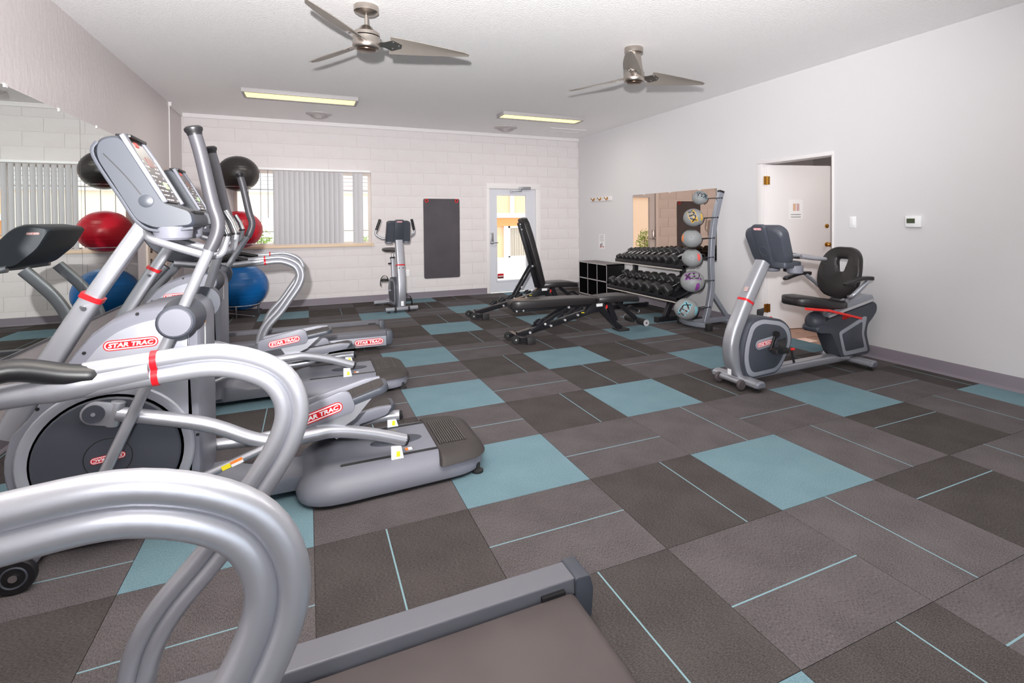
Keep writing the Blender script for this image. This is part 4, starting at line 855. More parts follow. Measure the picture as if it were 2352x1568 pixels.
# ================================================================== UPRIGHT BIKE (facing the camera side)
def make_upright():
    xc = -.09; T = thing('upright_bike', 'silver upright exercise bike standing before the block wall window', 'exercise bike', (xc, 2.9, 0))
    def yz(pts, x=xc): return [Vector((x, a, b)) for a, b in pts]
    for y, nm, hw in ((2.50, 'front_foot', .24), (3.34, 'rear_foot', .24)):
        mb = MB(); sec = rpoly([(-.035, -.024), (.035, -.024), (.035, .02), (.015, .03), (-.015, .03), (-.035, .02)], .012)
        mb.sweep([(xc-hw, y, .052), (xc+hw, y, .052)], sec, side=(0, 1, 0)); f_ = mb.build(nm, SILVER, T)
        for s in (-1, 1):
            mb = MB(); mb.cyl((xc+s*(hw-.05), y, 0), (xc+s*(hw-.05), y, .03), .02, 12); mb.build('leveler', RUBBER, f_)
            if y < 3:
                mb = MB(); mb.lathe([(.01, -.012), (.038, -.012), (.038, .012), (.01, .012)], (xc+s*.10, y-.03, .045), (1, 0, 0)); mb.build('wheel', RUBBER, f_)
    mb = MB(); mb.sweep([(xc, 2.5, .07), (xc, 3.34, .07)], rpoly([(-.045, -.03), (.045, -.03), (.045, .03), (-.045, .03)], .012), side=(1, 0, 0)); mb.build('base_beam', SILVER, T)
    sec = rpoly([(-.062, -.045), (.062, -.045), (.062, .045), (-.062, .045)], .028)
    mb = MB(); mb.sweep(spline(yz([(2.53, .07), (2.50, .25), (2.51, .45), (2.56, .70)]), 5), sec, side=(1, 0, 0)); mb.build('lower_post', SILVER, T, smooth=40)
    mb = MB(); mb.sweep(yz([(2.56, .70), (2.645, 1.08)]), sec, side=(1, 0, 0), scale=.94); up_ = mb.build('upper_post', SILVER, T, smooth=40)
    mb = MB(); mb.sweep(yz([(2.558, .692), (2.563, .712)]), sec, side=(1, 0, 0), scale=1.06); mb.build('red_collar', RED, up_)
    mb = MB(); mb.box(xc-.02, xc+.02, 2.452, 2.456, .10, .17); mb.build('warning_label', WTXT, up_)
    for dx in (-.03, .03):
        mb = MB(); mb.cyl((xc+dx, 2.525, .665), (xc+dx, 2.505, .665), .010, 10); mb.build('bolt', CHROME, up_)
    o1 = rpoly([(2.56, .06), (2.95, .07), (3.05, .2), (3.06, .36), (2.92, .50), (2.66, .52), (2.56, .42)], .07, 5)
    mb = MB(); mb.loft([[Vector((xc+d, 2.8+(a-2.8)*k, .3+(b-.3)*k)) for a, b in o1] for d, k in ((-.075, .96), (-.06, 1), (.06, 1), (.075, .96))]); dh = mb.build('drive_housing', GREYD, T)
    for s in (-1, 1):
        mb = MB(); mb.prism([(2.8+(a-2.8)*.86, .3+(b-.3)*.86) for a, b in o1], xc+s*.075-.006, xc+s*.075+.006, 'yz'); mb.build('housing_ring', SILVER_M, dh)
        mb = MB(); mb.prism([(2.8+(a-2.8)*.70, .3+(b-.3)*.70) for a, b in o1], xc+s*.077-.008, xc+s*.077+.008, 'yz'); mb.build('housing_face', GREYD, dh)
        c = Vector((xc+s*.10, 2.82, .30)); t_ = Vector((xc+s*.11, 2.78, .47)) if s < 0 else Vector((xc+s*.11, 2.86, .13))
        mb = MB(); mb.sweep([c, t_], rpoly([(-.015, -.01), (.015, -.01), (.015, .01), (-.015, .01)], .006), side=(0, 1, 0)); mb.cyl((xc+s*.07, 2.82, .30), (xc+s*.12, 2.82, .30), .02, 12); ck = mb.build('crank', SILVER, T)
        mb = MB(); mb.prism(rpoly([(t_.x+s*.02, t_.y-.05), (t_.x+s*.13, t_.y-.05), (t_.x+s*.13, t_.y+.06), (t_.x+s*.02, t_.y+.06)], .03), t_.z-.02, t_.z+.015, 'xy'); pd = mb.build('pedal', RUBBER, ck, bevel=.005)
        mb = MB(); mb.sweep(spline([(t_.x+s*.02, t_.y, t_.z), (t_.x+s*.05, t_.y, t_.z+.06), (t_.x+s*.10, t_.y, t_.z+.06), (t_.x+s*.135, t_.y, t_.z), (t_.x+s*.14, t_.y, t_.z-.09)], 4), [(-.03, -.002), (.03, -.002), (.03, .002), (-.03, .002)], side=(0, 1, 0)); mb.build('pedal_strap', BLACKP, pd)
    mb = MB(); mb.sweep(yz([(2.98, .42), (3.06, .80)]), rpoly([(-.03, -.04), (.03, -.04), (.03, .04), (-.03, .04)], .015), side=(1, 0, 0)); st = mb.build('seat_tube', SILVER, T)
    mb = MB(); mb.sweep(yz([(3.055, .775), (3.06, .80)]), rpoly([(-.034, -.045), (.034, -.045), (.034, .045), (-.034, .045)], .015), side=(1, 0, 0)); mb.cyl((xc-.03, 3.03, .70), (xc-.075, 3.03, .70), .012, 10); mb.build('height_clamp', BLACKP, st)
    mb = MB(); mb.tube(yz([(3.055, .78), (3.075, .88)]), .018, 12); mb.build('seat_post', CHROME, st)
    mb = MB(); rings = []
    for y, hw, zc, h in ((2.90, .02, .90, .02), (2.95, .035, .91, .035), (3.05, .06, .905, .045), (3.15, .11, .905, .05), (3.24, .125, .915, .05), (3.29, .10, .925, .035)): rings.append([Vector((xc+a*hw, y, zc+b*h*.6)) for a, b in rpoly([(-1, -1), (1, -1), (1, 1), (-1, 1)], .6, 4)])
    mb.loft(rings); mb.build('saddle', VINYL, T, smooth=60)
    # console seen from behind
    Bm = Matrix((Vector((1, 0, 0)), Vector((0, -.22, .97)).normalized(), Vector((0, -.97, -.22)).normalized())).transposed().to_4x4(); Bm.translation = Vector((xc, 2.66, 1.215))
    ol = rpoly([(-.185, -.155), (.185, -.155), (.175, .15), (.14, .165), (-.14, .165), (-.175, .15)], .03)
    mb = MB(); mb.loft([[Bm @ Vector((a*k, b*k, d)) for a, b in ol] for d, k in ((-.05, .94), (-.035, 1), (.02, 1), (.04, .92))]); con = mb.build('console', GREYD, T, smooth=35)
    mb = MB(); mb.prism(rpoly([(-.07, -.16), (.07, -.16), (.07, .18), (.055, .195), (-.055, .195), (-.07, .18)], .015), .03, .06, 'xy', Bm); cs = mb.build('console_spine', GREYD, con, bevel=.008)
    logo(cs, Bm @ Vector((0, .165, .0605)), (1, 0, 0), Bm.to_3x3() @ Vector((0, 1, 0)), .085)
    mb = MB(); mb.prism(rpoly([(-.15, -.13), (.15, -.13), (.15, .13), (-.15, .13)], .02), -.058, -.048, 'xy', Bm); mb.build('display_panel', mat('smoked_display', (58, 47, 46), .25), con)
    for s in (-1, 1):
        mb = MB(); mb.lathe([(0, 0), (.05, 0), (.058, .01), (.06, .06), (.05, .062)], (xc+s*.13, 2.72, 1.03), n=20); mb.build('cup_holder', GREYP, con)
        pts = fillet([(xc+s*.10, 2.80, 1.11), (xc+s*.22, 2.82, 1.11), (xc+s*.31, 2.84, 1.175), (xc+s*.235, 2.82, 1.40)] if s < 0 else [(xc+s*.10, 2.80, 1.12), (xc+s*.22, 2.82, 1.13), (xc+s*.30, 2.84, 1.185), (xc+s*.25, 2.82, 1.40)], .04)
        mb = MB(); mb.tube(pts, .016, 12); hb = mb.build('handlebar', SILVER, T)
        mb = MB(); mb.tube([pts[-1]+Vector((0, 0, .003)), pts[-1]+(pts[-2]-pts[-1]).normalized()*.17], .021, 12); mb.build('hand_grip', BLACKP, hb)
    return T
ub = make_upright(); ub.rotation_euler = (0, 0, math.radians(5))
# ================================================================== ADJUSTABLE BENCHES
def make_bench(name, label, yc, back_deg):
    T = thing(name, label, 'weight bench', (1.6, yc, 0), 'adjustable weight benches')
    # front crossbar with wheels and rubber feet
    mb = MB(); mb.sweep([(.80, yc-.20, .055), (.80, yc+.20, .055)], rpoly([(-.03, -.025), (.03, -.025), (.03, .025), (-.03, .025)], .006), side=(1, 0, 0)); cb = mb.build('front_crossbar', BLACKM, T)
    for s in (-1, 1):
        mb = MB(); mb.box(.835, .93, yc+s*.20-.03, yc+s*.20+.03, .0, .085); mb.build('rubber_foot', RUBBER, cb, bevel=.008)
        mb = MB(); mb.lathe([(.012, -.018), (.042, -.018), (.046, -.008), (.046, .008), (.042, .018), (.012, .018)], (.735, yc+s*.12, .05), (0, 1, 0)); mb.mat = 1; mb.cyl((.735, yc+s*.12-.024, .05), (.735, yc+s*.12+.024, .05), .010, 10); mb.build('wheel', [RUBBER, ZINC], cb)
        mb = MB(); mb.box(.73, .80, yc+s*.12-s*.03-.008, yc+s*.12-s*.03+.008, .035, .07); mb.build('wheel_bracket', BLACKM, cb)
    # spine with ladder hooks
    mb = MB(); mb.sweep([(.80, yc, .075), (1.30, yc, .175), (1.80, yc, .29), (1.93, yc, .30)], rpoly([(-.035, -.03), (.035, -.03), (.035, .03), (-.035, .03)], .006), side=(0, 1, 0)); sp = mb.build('spine', BLACKM, T)
    for i in range(5):
        x = 1.02+i*.13; z = .12+(x-.80)*.222; 
        for s in (-1, 1):
            mb = MB(); mb.prism([(x, z), (x+.085, z+.02), (x+.085, z+.062), (x+.03, z+.05), (x+.02, z+.035), (x, z+.03)], yc+s*.045-.005, yc+s*.045+.005); mb.build('ladder_hook', BLACKM, sp, bevel=.002)
    for bx_, bz_ in ((1.20, .15), (1.38, .20), (1.55, .245)):
        mb = MB(); mb.cyl((bx_, yc-.06, bz_), (bx_, yc-.035, bz_), .013, 12); mb.build('bolt', ZINC, sp)
    mb = MB(); mb.prism(rpoly([(1.62, .24), (1.86, .26), (1.90, .40), (1.84, .41), (1.70, .33)], .01), yc-.05, yc+.05); mb.build('hinge_block', BLACKM, T, bevel=.004)
    # rear leg and foot
    mb = MB(); mb.sweep([(1.86, yc, .31), (2.08, yc, .09), (2.16, yc, .03)], rpoly([(-.04, -.03), (.04, -.03), (.04, .03), (-.04, .03)], .006), side=(0, 1, 0)); mb.build('rear_leg', BLACKM, T)
    mb = MB(); mb.box(2.10, 2.25, yc-.09, yc+.09, .0, .028); mb.build('rear_foot', RUBBER, T, bevel=.008)
    mb = MB(); mb.sweep([(1.975, yc-.02, .36), (2.075, yc-.02, .13)], rpoly([(-.03, -.035), (.03, -.035), (.03, .035), (-.03, .035)], .006), side=(0, 1, 0)); mb.cyl((2.075, yc-.06, .085), (2.075, yc-.035, .085), .013, 12); mb.build('seat_strut', BLACKM, T)
    mb = MB(); mb.prism(rpoly([(1.93, .29), (1.95, .295), (1.955, .33), (1.94, .34)], .008), yc-.058, yc-.045); mb.build('pull_pin', REDL, T, label='red pull pin')
    mb = MB(); mb.box(1.80, 1.885, yc-.056, yc-.052, .325, .36); mb.build('spec_label', PAPER, T)
    mb = MB(); mb.box(1.60, 1.64, yc-.0445, yc-.0435, .262, .27); mb.build('yellow_label', YELLOW, T)
    # seat pad
    mb = MB(); rings = []
    for x, hw, z0, z1 in ((1.79, .11, .385, .43), (1.81, .13, .372, .447), (2.0, .15, .372, .455), (2.2, .165, .368, .452), (2.33, .155, .355, .43), (2.37, .12, .355, .405)):
        rings.append([Vector((x, yc+a*hw, (z0+z1)/2+b*(z1-z0)/2)) for a, b in rpoly([(-1, -1), (1, -1), (1, 1), (-1, 1)], .35, 4)])
    mb.loft(rings); mb.build('seat_pad', VINYL, T, smooth=50)
    # footrest arm with rollers
    mb = MB(); mb.sweep([(2.12, yc, .35), (2.40, yc, .12)], rpoly([(-.03, -.022), (.03, -.022), (.03, .022), (-.03, .022)], .006), side=(0, 1, 0)); fa_ = mb.build('leg_arm', BLACKM, T)
    mb = MB(); mb.cyl((2.40, yc-.23, .105), (2.40, yc+.23, .105), .011, 10); mb.build('roller_axle', CHROME, fa_)
    for s in (-1, 1):
        mb = MB(); mb.lathe([(.02, -.085), (.038, -.085), (.042, -.075), (.042, .075), (.038, .085), (.02, .085)], (2.40, yc+s*.14, .105), (0, 1, 0)); mb.mat = 1; mb.lathe([(.012, -.002), (.040, -.002), (.040, .003), (.012, .003)], (2.40, yc+s*.226, .105), (0, 1, 0)); mb.build('foam_roller', [RUBBER, ZINC], fa_)
    mb = MB(); mb.tube(fillet([(2.26, yc+.02, .25), (2.36, yc+.06, .275), (2.43, yc+.10, .235), (2.50, yc+.10, .195)], .03), .016, 10); mb.mat = 1; mb.cyl((2.50, yc+.10, .195), (2.51, yc+.10, .190), .018, 12); mb.build('side_handle', [BLACKM, ZINC], fa_)
    # backrest hinged at H
    H = Vector((1.765, yc, .375)); Bk = Matrix.Translation(H) @ Matrix.Rotation(math.radians(back_deg), 4, 'Y') @ Matrix.Translation(-H)
    mb = MB(); rings = []
    for x, hw, z0, z1 in ((.705, .06, .39, .45), (.72, .09, .375, .468), (.80, .12, .372, .475), (1.0, .14, .372, .475), (1.4, .15, .372, .465), (1.70, .145, .372, .455), (1.755, .12, .38, .445)):
        rings.append([Bk @ Vector((x, yc+a*hw, (z0+z1)/2+b*(z1-z0)/2)) for a, b in rpoly([(-1, -1), (1, -1), (1, 1), (-1, 1)], .35, 4)])
    mb.loft(rings); bp = mb.build('back_pad', VINYL, T, smooth=50)
    mb = MB(); mb.box(.76, 1.76, yc-.045, yc+.045, .335, .374, Bk); mb.build('back_frame', BLACKM, bp, bevel=.004)
    for x in (.78, .86):
        mb = MB(); mb.cyl(Bk @ Vector((x, yc-.052, .35)), Bk @ Vector((x, yc-.04, .35)), .010, 10); mb.build('bolt', ZINC, bp)
    # twin struts from the spine ladder to the back frame
    lo = Vector((.93, yc, .10)) if back_deg < 10 else Vector((1.36, yc, .245)); hi = Bk @ Vector((1.42, yc, .35) if back_deg < 10 else (1.42, yc, .35))
    for s in (-1, 1):
        mb = MB(); mb.sweep([lo+Vector((0, s*.055, 0)), hi+Vector((0, s*.055, 0))], rpoly([(-.010, -.018), (.010, -.018), (.010, .018), (-.010, .018)], .004), side=(0, 1, 0)); st = mb.build('back_strut', BLACKM, T)
        for p in (lo, hi):
            mb = MB(); mb.cyl(p+Vector((0, s*.06, 0)), p+Vector((0, s*.078, 0)), .014, 12); mb.build('pin', ZINC, st)
    mb = MB(); p = lo+(hi-lo)*.35; mb.cyl(p+Vector((0, -.11, 0)), p+Vector((0, .11, 0)), .009, 10); mb.mat = 1
    for s in (-1, 1): mb.ball(p+Vector((0, s*.11, 0)), .016, 12, 8)
    mb.build('cross_pin', [BLACKM, ZINC], T)
    return T
make_bench('weight_bench', 'black adjustable weight bench laid flat, pad level', -.14, 0)
make_bench('weight_bench', 'black adjustable weight bench with its backrest raised steeply', 1.5, 74)

# ================================================================== CUBE SHELF
cs = thing('cube_shelf', 'low black six-cube shelf with pale edges against the side wall', 'shelf', (3.48, 2.62, 0))
X0, X1, Y0, Y1, H_ = 3.30, 3.655, 2.10, 3.13, .60
SHB = mat('black_melamine', (12, 11, 13), .3); EDG = mat('pale_edge_band', (176, 172, 172), .5)
for nm, b in [('top_panel', (X0, X1, Y0, Y1, H_-.018, H_)), ('bottom_panel', (X0, X1, Y0, Y1, 0, .018)), ('middle_shelf', (X0, X1, Y0, Y1, .291, .309)), ('back_panel', (X1-.008, X1, Y0, Y1, 0, H_))]+[('upright_panel', (X0, X1, y-.009, y+.009, 0, H_)) for y in (Y0+.009, Y0+.343, Y0+.687, Y1-.009)]:
    mb = MB(); mb.box(*b); mb.mat = 1
    if nm != 'back_panel': mb.box(b[0]-.0015, b[0]+.001, *b[2:])
    mb.build(nm, [mat('grey_melamine_top', (120, 112, 112), .45) if nm == 'top_panel' else SHB, EDG], cs, smooth=0)

# ================================================================== DUMBBELL RACK AND DUMBBELLS
rk = thing('dumbbell_rack', 'black two-tier dumbbell rack below the side wall mirror', 'rack', (3.2, .65, 0))
RY0, RY1 = -.12, 1.52
def tier(zf, zb, xf, xb, y0, y1):
    for x, z in ((xf, zf), (xb, zb)):
        mb = MB(); mb.sweep([(x, y0, z), (x, y1, z)], rpoly([(-.022, -.028), (.022, -.028), (.022, .028), (-.022, .028)], .005), side=(1, 0, 0)); mb.build('tier_rail', BLACKM, rk)
    for y in (y0+.02, y1-.02):
        mb = MB(); mb.sweep([(xf, y, zf), (xb, y, zb)], rpoly([(-.02, -.03), (.02, -.03), (.02, .03), (-.02, .03)], .005), side=(0, 1, 0)); mb.build('tier_end', BLACKM, rk)
    mb = MB(); d = Vector((xb-xf, 0, zb-zf)).normalized(); n = Vector((-d.z, 0, d.x)); a, b = Vector((xf, 0, zf))+n*.005, Vector((xb, 0, zb))+n*.005
    mb.add([a+Vector((0, y0, 0)), b+Vector((0, y0, 0)), b+Vector((0, y1, 0)), a+Vector((0, y1, 0)), a-n*.012+Vector((0, y0, 0)), b-n*.012+Vector((0, y0, 0)), b-n*.012+Vector((0, y1, 0)), a-n*.012+Vector((0, y1, 0))], [(0, 1, 2, 3), (7, 6, 5, 4), (0, 4, 5, 1), (1, 5, 6, 2), (2, 6, 7, 3), (3, 7, 4, 0)]); mb.build('tray', BLACKM, rk, smooth=0)
    mb = MB(); mb.box(xf-.028, xf-.022, y0, y1, zf-.036, zf-.024); mb.build('lip', mat('lit_lip_tint', (206, 198, 190), .4), rk, smooth=0)  # pale strip paints the lit front edge of the black tray
tier(.325, .475, 2.98, 3.36, -.22, 1.50)
tier(.735, .875, 3.10, 3.44, -.20, 1.46)
for y in (.06, 1.22):
    mb = MB(); mb.sweep(spline([(3.0, y, .06), (3.12, y, .30), (3.26, y, .46), (3.30, y, .62), (3.28, y, .76), (3.30, y, .80)], 5), rpoly([(-.03, -.035), (.03, -.035), (.03, .035), (-.03, .035)], .006), side=(0, 1, 0)); mb.build('rack_upright', BLACKM, rk)
    mb = MB(); mb.sweep([(2.86, y, .035), (3.50, y, .035)], rpoly([(-.03, -.03), (.03, -.03), (.03, .03), (-.03, .03)], .006), side=(0, 1, 0)); ft = mb.build('rack_foot', BLACKM, rk)
    
    for xa in (2.84, 3.49):
        mb = MB(); mb.box(xa, xa+.03, y-.034, y+.034, .0, .068); mb.build('foot_cap', RUBBER, ft)
DBR = mat('dumbbell_rubber', (46, 45, 46), .42)
def hexagon(r): return [(r*math.cos(PI/6+i*PI/3), r*math.sin(PI/6+i*PI/3)) for i in range(6)]
def make_dumbbell(c, ax, r, hl, L, label, group, round_=False, tilt=0):
    T = thing('dumbbell', label, 'dumbbell', c, group); c = Vector(c); ax = Vector(ax).normalized()
    mb = MB(); mb.cyl(c-ax*(L/2), c+ax*(L/2), .0145, 12); mb.lathe([(.0145, -.05), (.018, -.02), (.018, .02), (.0145, .05)], c, ax, 12); mb.build('handle', CHROME, T)
    for s in (-1, 1):
        mb = MB(); side = Vector((0, 0, 1)); p0, p1 = c+ax*s*(L/2), c+ax*s*(L/2+hl)
        sec = circ(1, 20) if round_ else hexagon(1)
        mb.sweep([p0, p0+ax*s*hl*.16, p1-ax*s*hl*.16, p1], sec, side=side, scale=[r*.82, r, r, r*.80]); mb.build('head', DBR, T, bevel=0 if round_ else r*.06)
        mb = MB(); mb.cyl(p1-ax*s*.001, p1+ax*s*.002, r*.45, 16); mb.build('end_disc', BLACKP, T)
    return T
ORD = ['first', 'second', 'third', 'fourth', 'fifth', 'sixth', 'seventh', 'eighth', 'ninth', 'tenth', 'eleventh']
ups = [(1.43, .034, True), (1.30, .040, True), (1.19, .046, False), (1.07, .048, False), (.95, .051, False), (.82, .054, False), (.68, .057, False), (.53, .061, False), (.37, .066, False), (.20, .072, False), (.02, .074, False)]
axu = Vector((.34, 0, .14)).normalized()
for i, (y, r, rd) in enumerate(ups):
    k = .5; bz = .745+.10*k
    lb = 'small round-headed dumbbell at the cube shelf end of the upper tier' if i == 0 else 'round-headed dumbbell second along the upper tier from the cube shelf end' if i == 1 else f'black hex dumbbell {ORD[i]} from the cube shelf end of the upper tier'
    nrm = Vector((-axu.z, 0, axu.x))
    p = Vector((3.255, y, .735+.064))+nrm*(r+.008)
    make_dumbbell(p, axu, r*1.04, .07+r*.3, .155, lb, 'dumbbells on the upper tier', rd)
los = [(1.40, .070), (1.20, .072), (1.01, .076), (.83, .078), (.64, .082), (.44, .086), (.23, .088), (.01, .09)]
axl = Vector((.38, 0, .15)).normalized(); nrm = Vector((-axl.z, 0, axl.x))
for i, (y, r) in enumerate(los):
    lb = 'black hex dumbbell sticking out past the cube shelf, first on the lower tier' if i == 0 else f'large black hex dumbbell {ORD[i]} from the cube shelf end of the lower tier'
    make_dumbbell(Vector((3.15, y, .325+.067))+nrm*(r+.010), axl, r*1.02, .085+r*.3, .16, lb, 'dumbbells on the lower tier')

# ================================================================== MEDICINE BALL RACK
mr = thing('medicine_ball_rack', 'curved grey steel medicine ball stand at the end of the dumbbell rack', 'rack', (3.3, -.4, 0))
YR = -.42
sec = rpoly([(-.03, -.036), (.03, -.036), (.03, .036), (-.03, .036)], .008)
mb = MB(); upath = spline([(3.265, YR, .045), (3.33, YR, .26), (3.375, YR, .50), (3.37, YR, .83), (3.41, YR, 1.27), (3.535, YR, 1.715)], 6); mb.sweep(upath, sec, side=(0, 1, 0)); upr = mb.build('curved_upright', STEELG, mr, smooth=40)
mb = MB(); mb.sweep([(3.533, YR, 1.708), (3.540, YR, 1.735)], sec, side=(0, 1, 0), scale=1.03); mb.build('top_cap', BLACKP, upr)
mb = MB(); mb.sweep([(3.05, YR, .062), (3.65, YR, .062)], sec, side=(0, 1, 0), scale=.9); mb.build('base_beam', STEELG, mr, smooth=40)
mb = MB(); mb.sweep([(3.36, YR, .44), (3.63, YR, .09)], sec, side=(0, 1, 0), scale=.75); mb.build('diagonal_brace', STEELG, mr, smooth=40)
mb = MB(); mb.sweep(spline([(3.09, YR-.26, .062), (3.03, YR-.13, .062), (3.005, YR, .062), (3.03, YR+.13, .062), (3.09, YR+.26, .062)], 5), sec, side=(0, 0, 1), scale=.9); cf = mb.build('curved_foot', STEELG, mr, smooth=40)
for y in (YR-.27, YR+.27):
    mb = MB(); mb.box(3.05, 3.13, y-.03, y+.03, 0, .09); mb.build('rubber_foot', RUBBER, cf, bevel=.006)
mb = MB(); mb.box(3.60, 3.66, YR-.14, YR+.14, .0, .06); mb.build('rear_foot', STEELG, mr, bevel=.004)
balls = [(1.640, .098, 'top'), (1.388, .127, 'y'), (1.124, .127, 'o'), (.878, .127, 'r'), (.580, .150, 'p'), (.240, .150, 'c')]
BZ = .9     # the balls sag a little under their weight
TINT = {'top': mat('teal_print', (70, 110, 120), .5), 'y': mat('amber_print', (214, 170, 60), .5), 'o': mat('orange_print', (228, 128, 60), .5), 'r': mat('coral_print', (226, 92, 84), .5), 'p': mat('purple_print', (128, 60, 140), .5), 'c': mat('cyan_print', (120, 190, 205), .5)}
INK = mat('dark_print', (38, 34, 38), .5)
def sphere_text(mb, txt, c, r, n, up_, size, bold=.0, k=1.004, sz=1.):
    """wrap flat lettering on a ball; n outward direction of its centre, up_ letter up direction"""
    n = Vector(n).normalized(); y = Vector(up_); y = (y-y.dot(n)*n).normalized(); x = y.cross(n)
    vs, fs = text_verts(txt, size, 0, bold)
    Z = Vector((1, 1, sz)); mb.add([Vector(c)+((x*v.x+y*v.y+n*r).normalized())*r*k*Z for v in vs], fs)
def sphere_patch(mb, c, r, n, a, b, up_=(0, 0, 1), k=1.0035, sz=.9):
    n = Vector(n).normalized(); y = Vector(up_); y = (y-y.dot(n)*n).normalized(); x = y.cross(n); N = 10
    Z = Vector((1, 1, sz)); vs = [Vector(c)+Z*((x*(i/N*2-1)*a*math.sqrt(max(0, 1-(j/4*2-1)**2*.4))+y*(j/4*2-1)*b+n*r).normalized())*r*k for i in range(N+1) for j in range(5)]
    mb.add(vs, [(i*5+j, (i+1)*5+j, (i+1)*5+j+1, i*5+j+1) for i in range(N) for j in range(4)])
LBL = {'top': 'small grey medicine ball with teal lettering on the topmost arm of the stand', 'y': 'grey medicine ball with amber-edged VTX lettering below the topmost ball', 'o': 'grey medicine ball with orange edge print and valve facing the room', 'r': 'grey medicine ball with coral red print level with the upper dumbbell tier', 'p': 'large grey medicine ball with purple VTX print level with the lower tier', 'c': 'large grey medicine ball with cyan VTX print lowest on the stand'}
view = Vector((-.64, -.75, .12)).normalized(); sidev = Vector((-.76, .65, 0)).normalized()
for z, r, key in balls:
    xb = {'top': 3.19, 'y': 3.085, 'o': 3.055, 'r': 3.06, 'p': 3.065, 'c': 2.965}[key]
    c = Vector((xb, YR, z)); T = thing('medicine_ball', LBL[key], 'medicine ball', (xb, YR, z-r*BZ), 'medicine balls on the curved stand')
    mb = MB(); mb.ball(c, r, 32, 20, (1, 1, BZ)); mb.build('ball_shell', MEDB, T, smooth=80)
    mb = MB(); tl = {'top': (.25, 0, 1), 'y': (.95, 0, .3), 'p': (0, 0, -1), 'c': (-.85, .2, .5)}.get(key)
    right = Vector((.75, -.64, 0))
    if key in ('top', 'y', 'p', 'c'):
        n_ = {'top': view+right*.35+Vector((0, 0, .25)), 'y': view-right*.12+Vector((0, 0, .1)), 'p': view+right*.15+Vector((0, 0, .75)), 'c': view-right*.1}[key]
        upv = {'top': Vector((0, 0, 1))+right*.3, 'y': right*.95+Vector((0, 0, .35)), 'p': Vector((0, 0, -1)), 'c': -right*.85+Vector((0, 0, .5))}[key]
        mb.mat = 0; sphere_text(mb, 'VTX', c, r, n_, upv, r*.86, .02, 1.022, BZ); mb.mat = 1; sphere_text(mb, 'VTX', c, r, n_, upv, r*.86, .004, 1.028, BZ)
        pn = {'top': None, 'y': view+right*1.5, 'p': view+right*.55-Vector((0, 0, .65)), 'c': view+right*1.6-Vector((0, 0, .2))}[key]
    else:
        mb.mat = 1; sphere_patch(mb, c, r, view*.4+Vector((0, 0, 1)), r*.3, r*.08); pn = (view-right*1.7) if key == 'o' else (view+right*1.0+Vector((0, 0, .1)))
        vm = MB(); vm.lathe([(.006, 0), (.006, .002), (0, .003)], c+view*r*.995, view, 8); vm.build('valve', INK, T)
    mb.build('ball_print', [TINT[key], INK], T, smooth=0)
    if pn is not None: mb = MB(); sphere_patch(mb, c, r, pn, r*.18, r*.42); mb.build('color_patch', TINT[key], T, smooth=0)
    # pair of cradle rods on the stand, hooked under the ball
    ux = min(upath, key=lambda p: abs(p.z-(z+.02 if key != 'c' else z)))
    for s in (-1, 1):
        mb = MB(); rr = r+.009; a0 = .95
        pts = [Vector((ux.x-.02, YR+s*.028, z+.00)), Vector((xb+r*.92, YR+s*.06, z-.01))]
        for t in (.15, .45, .75, 1.05, 1.35): pts.append(Vector((xb+rr*math.cos(t)*math.cos(.55), YR+s*rr*math.sin(.55), z-rr*math.sin(t)*.80)))
        mb.tube(spline(pts, 4), .006, 8); mb.build('cradle_rod', BLACKM, upr)
    mb = MB(); mb.cyl((ux.x, YR-.038, z), (ux.x, YR-.034, z), .011, 12); mb.build('bolt', BLACKP, upr)

# ================================================================== EXERCISE BALLS AND THEIR TOWER
bx, by = -2.235, 3.27
tw = thing('ball_tower', 'slim metal ball storage tower in the corner by the window', 'rack', (bx, by, 0))
mb = MB()
for x, y in ((bx-.40, by+.38),): mb.sweep([(x, y, 0), (x, y, 1.86)], rpoly([(-.02, -.02), (.02, -.02), (.02, .02), (-.02, .02)], .004), side=(1, 0, 0))
mb.build('tower_post', BRONZE, tw)
mb = MB(); mb.box(bx-.44, bx-.36, by+.34, by+.42, 1.86, 1.93); mb.build('post_cap', WTXT, tw, bevel=.006)
for (z, r, R) in ((.17, .24, .37), (1.055, .20, .30), (1.895, .175, .265)):
    mb = MB(); mb.torus((bx, by, z), r, .008, n=40); mb.tube([(bx-r*.7, by+r*.7, z), (bx-.40, by+.38, z)], .008, 8); mb.tube([(bx+.0, by+r, z), (bx-.38, by+.38, z)], .008, 8); mb.build('support_ring', CHROME, tw)
mb = MB(); mb.tube([(bx-.4, by+.38, .03), (bx+.2, by-.3, .03)], .012, 8); mb.tube([(bx-.4, by+.38, .03), (bx+.25, by+.38, .03)], .012, 8)
for a in (.4, 2.5, 4.6): mb.tube([(bx+.24*math.cos(a), by+.24*math.sin(a), .17), (bx+.24*math.cos(a), by+.24*math.sin(a), 0)], .010, 8)
mb.build('floor_frame', CHROME, tw)
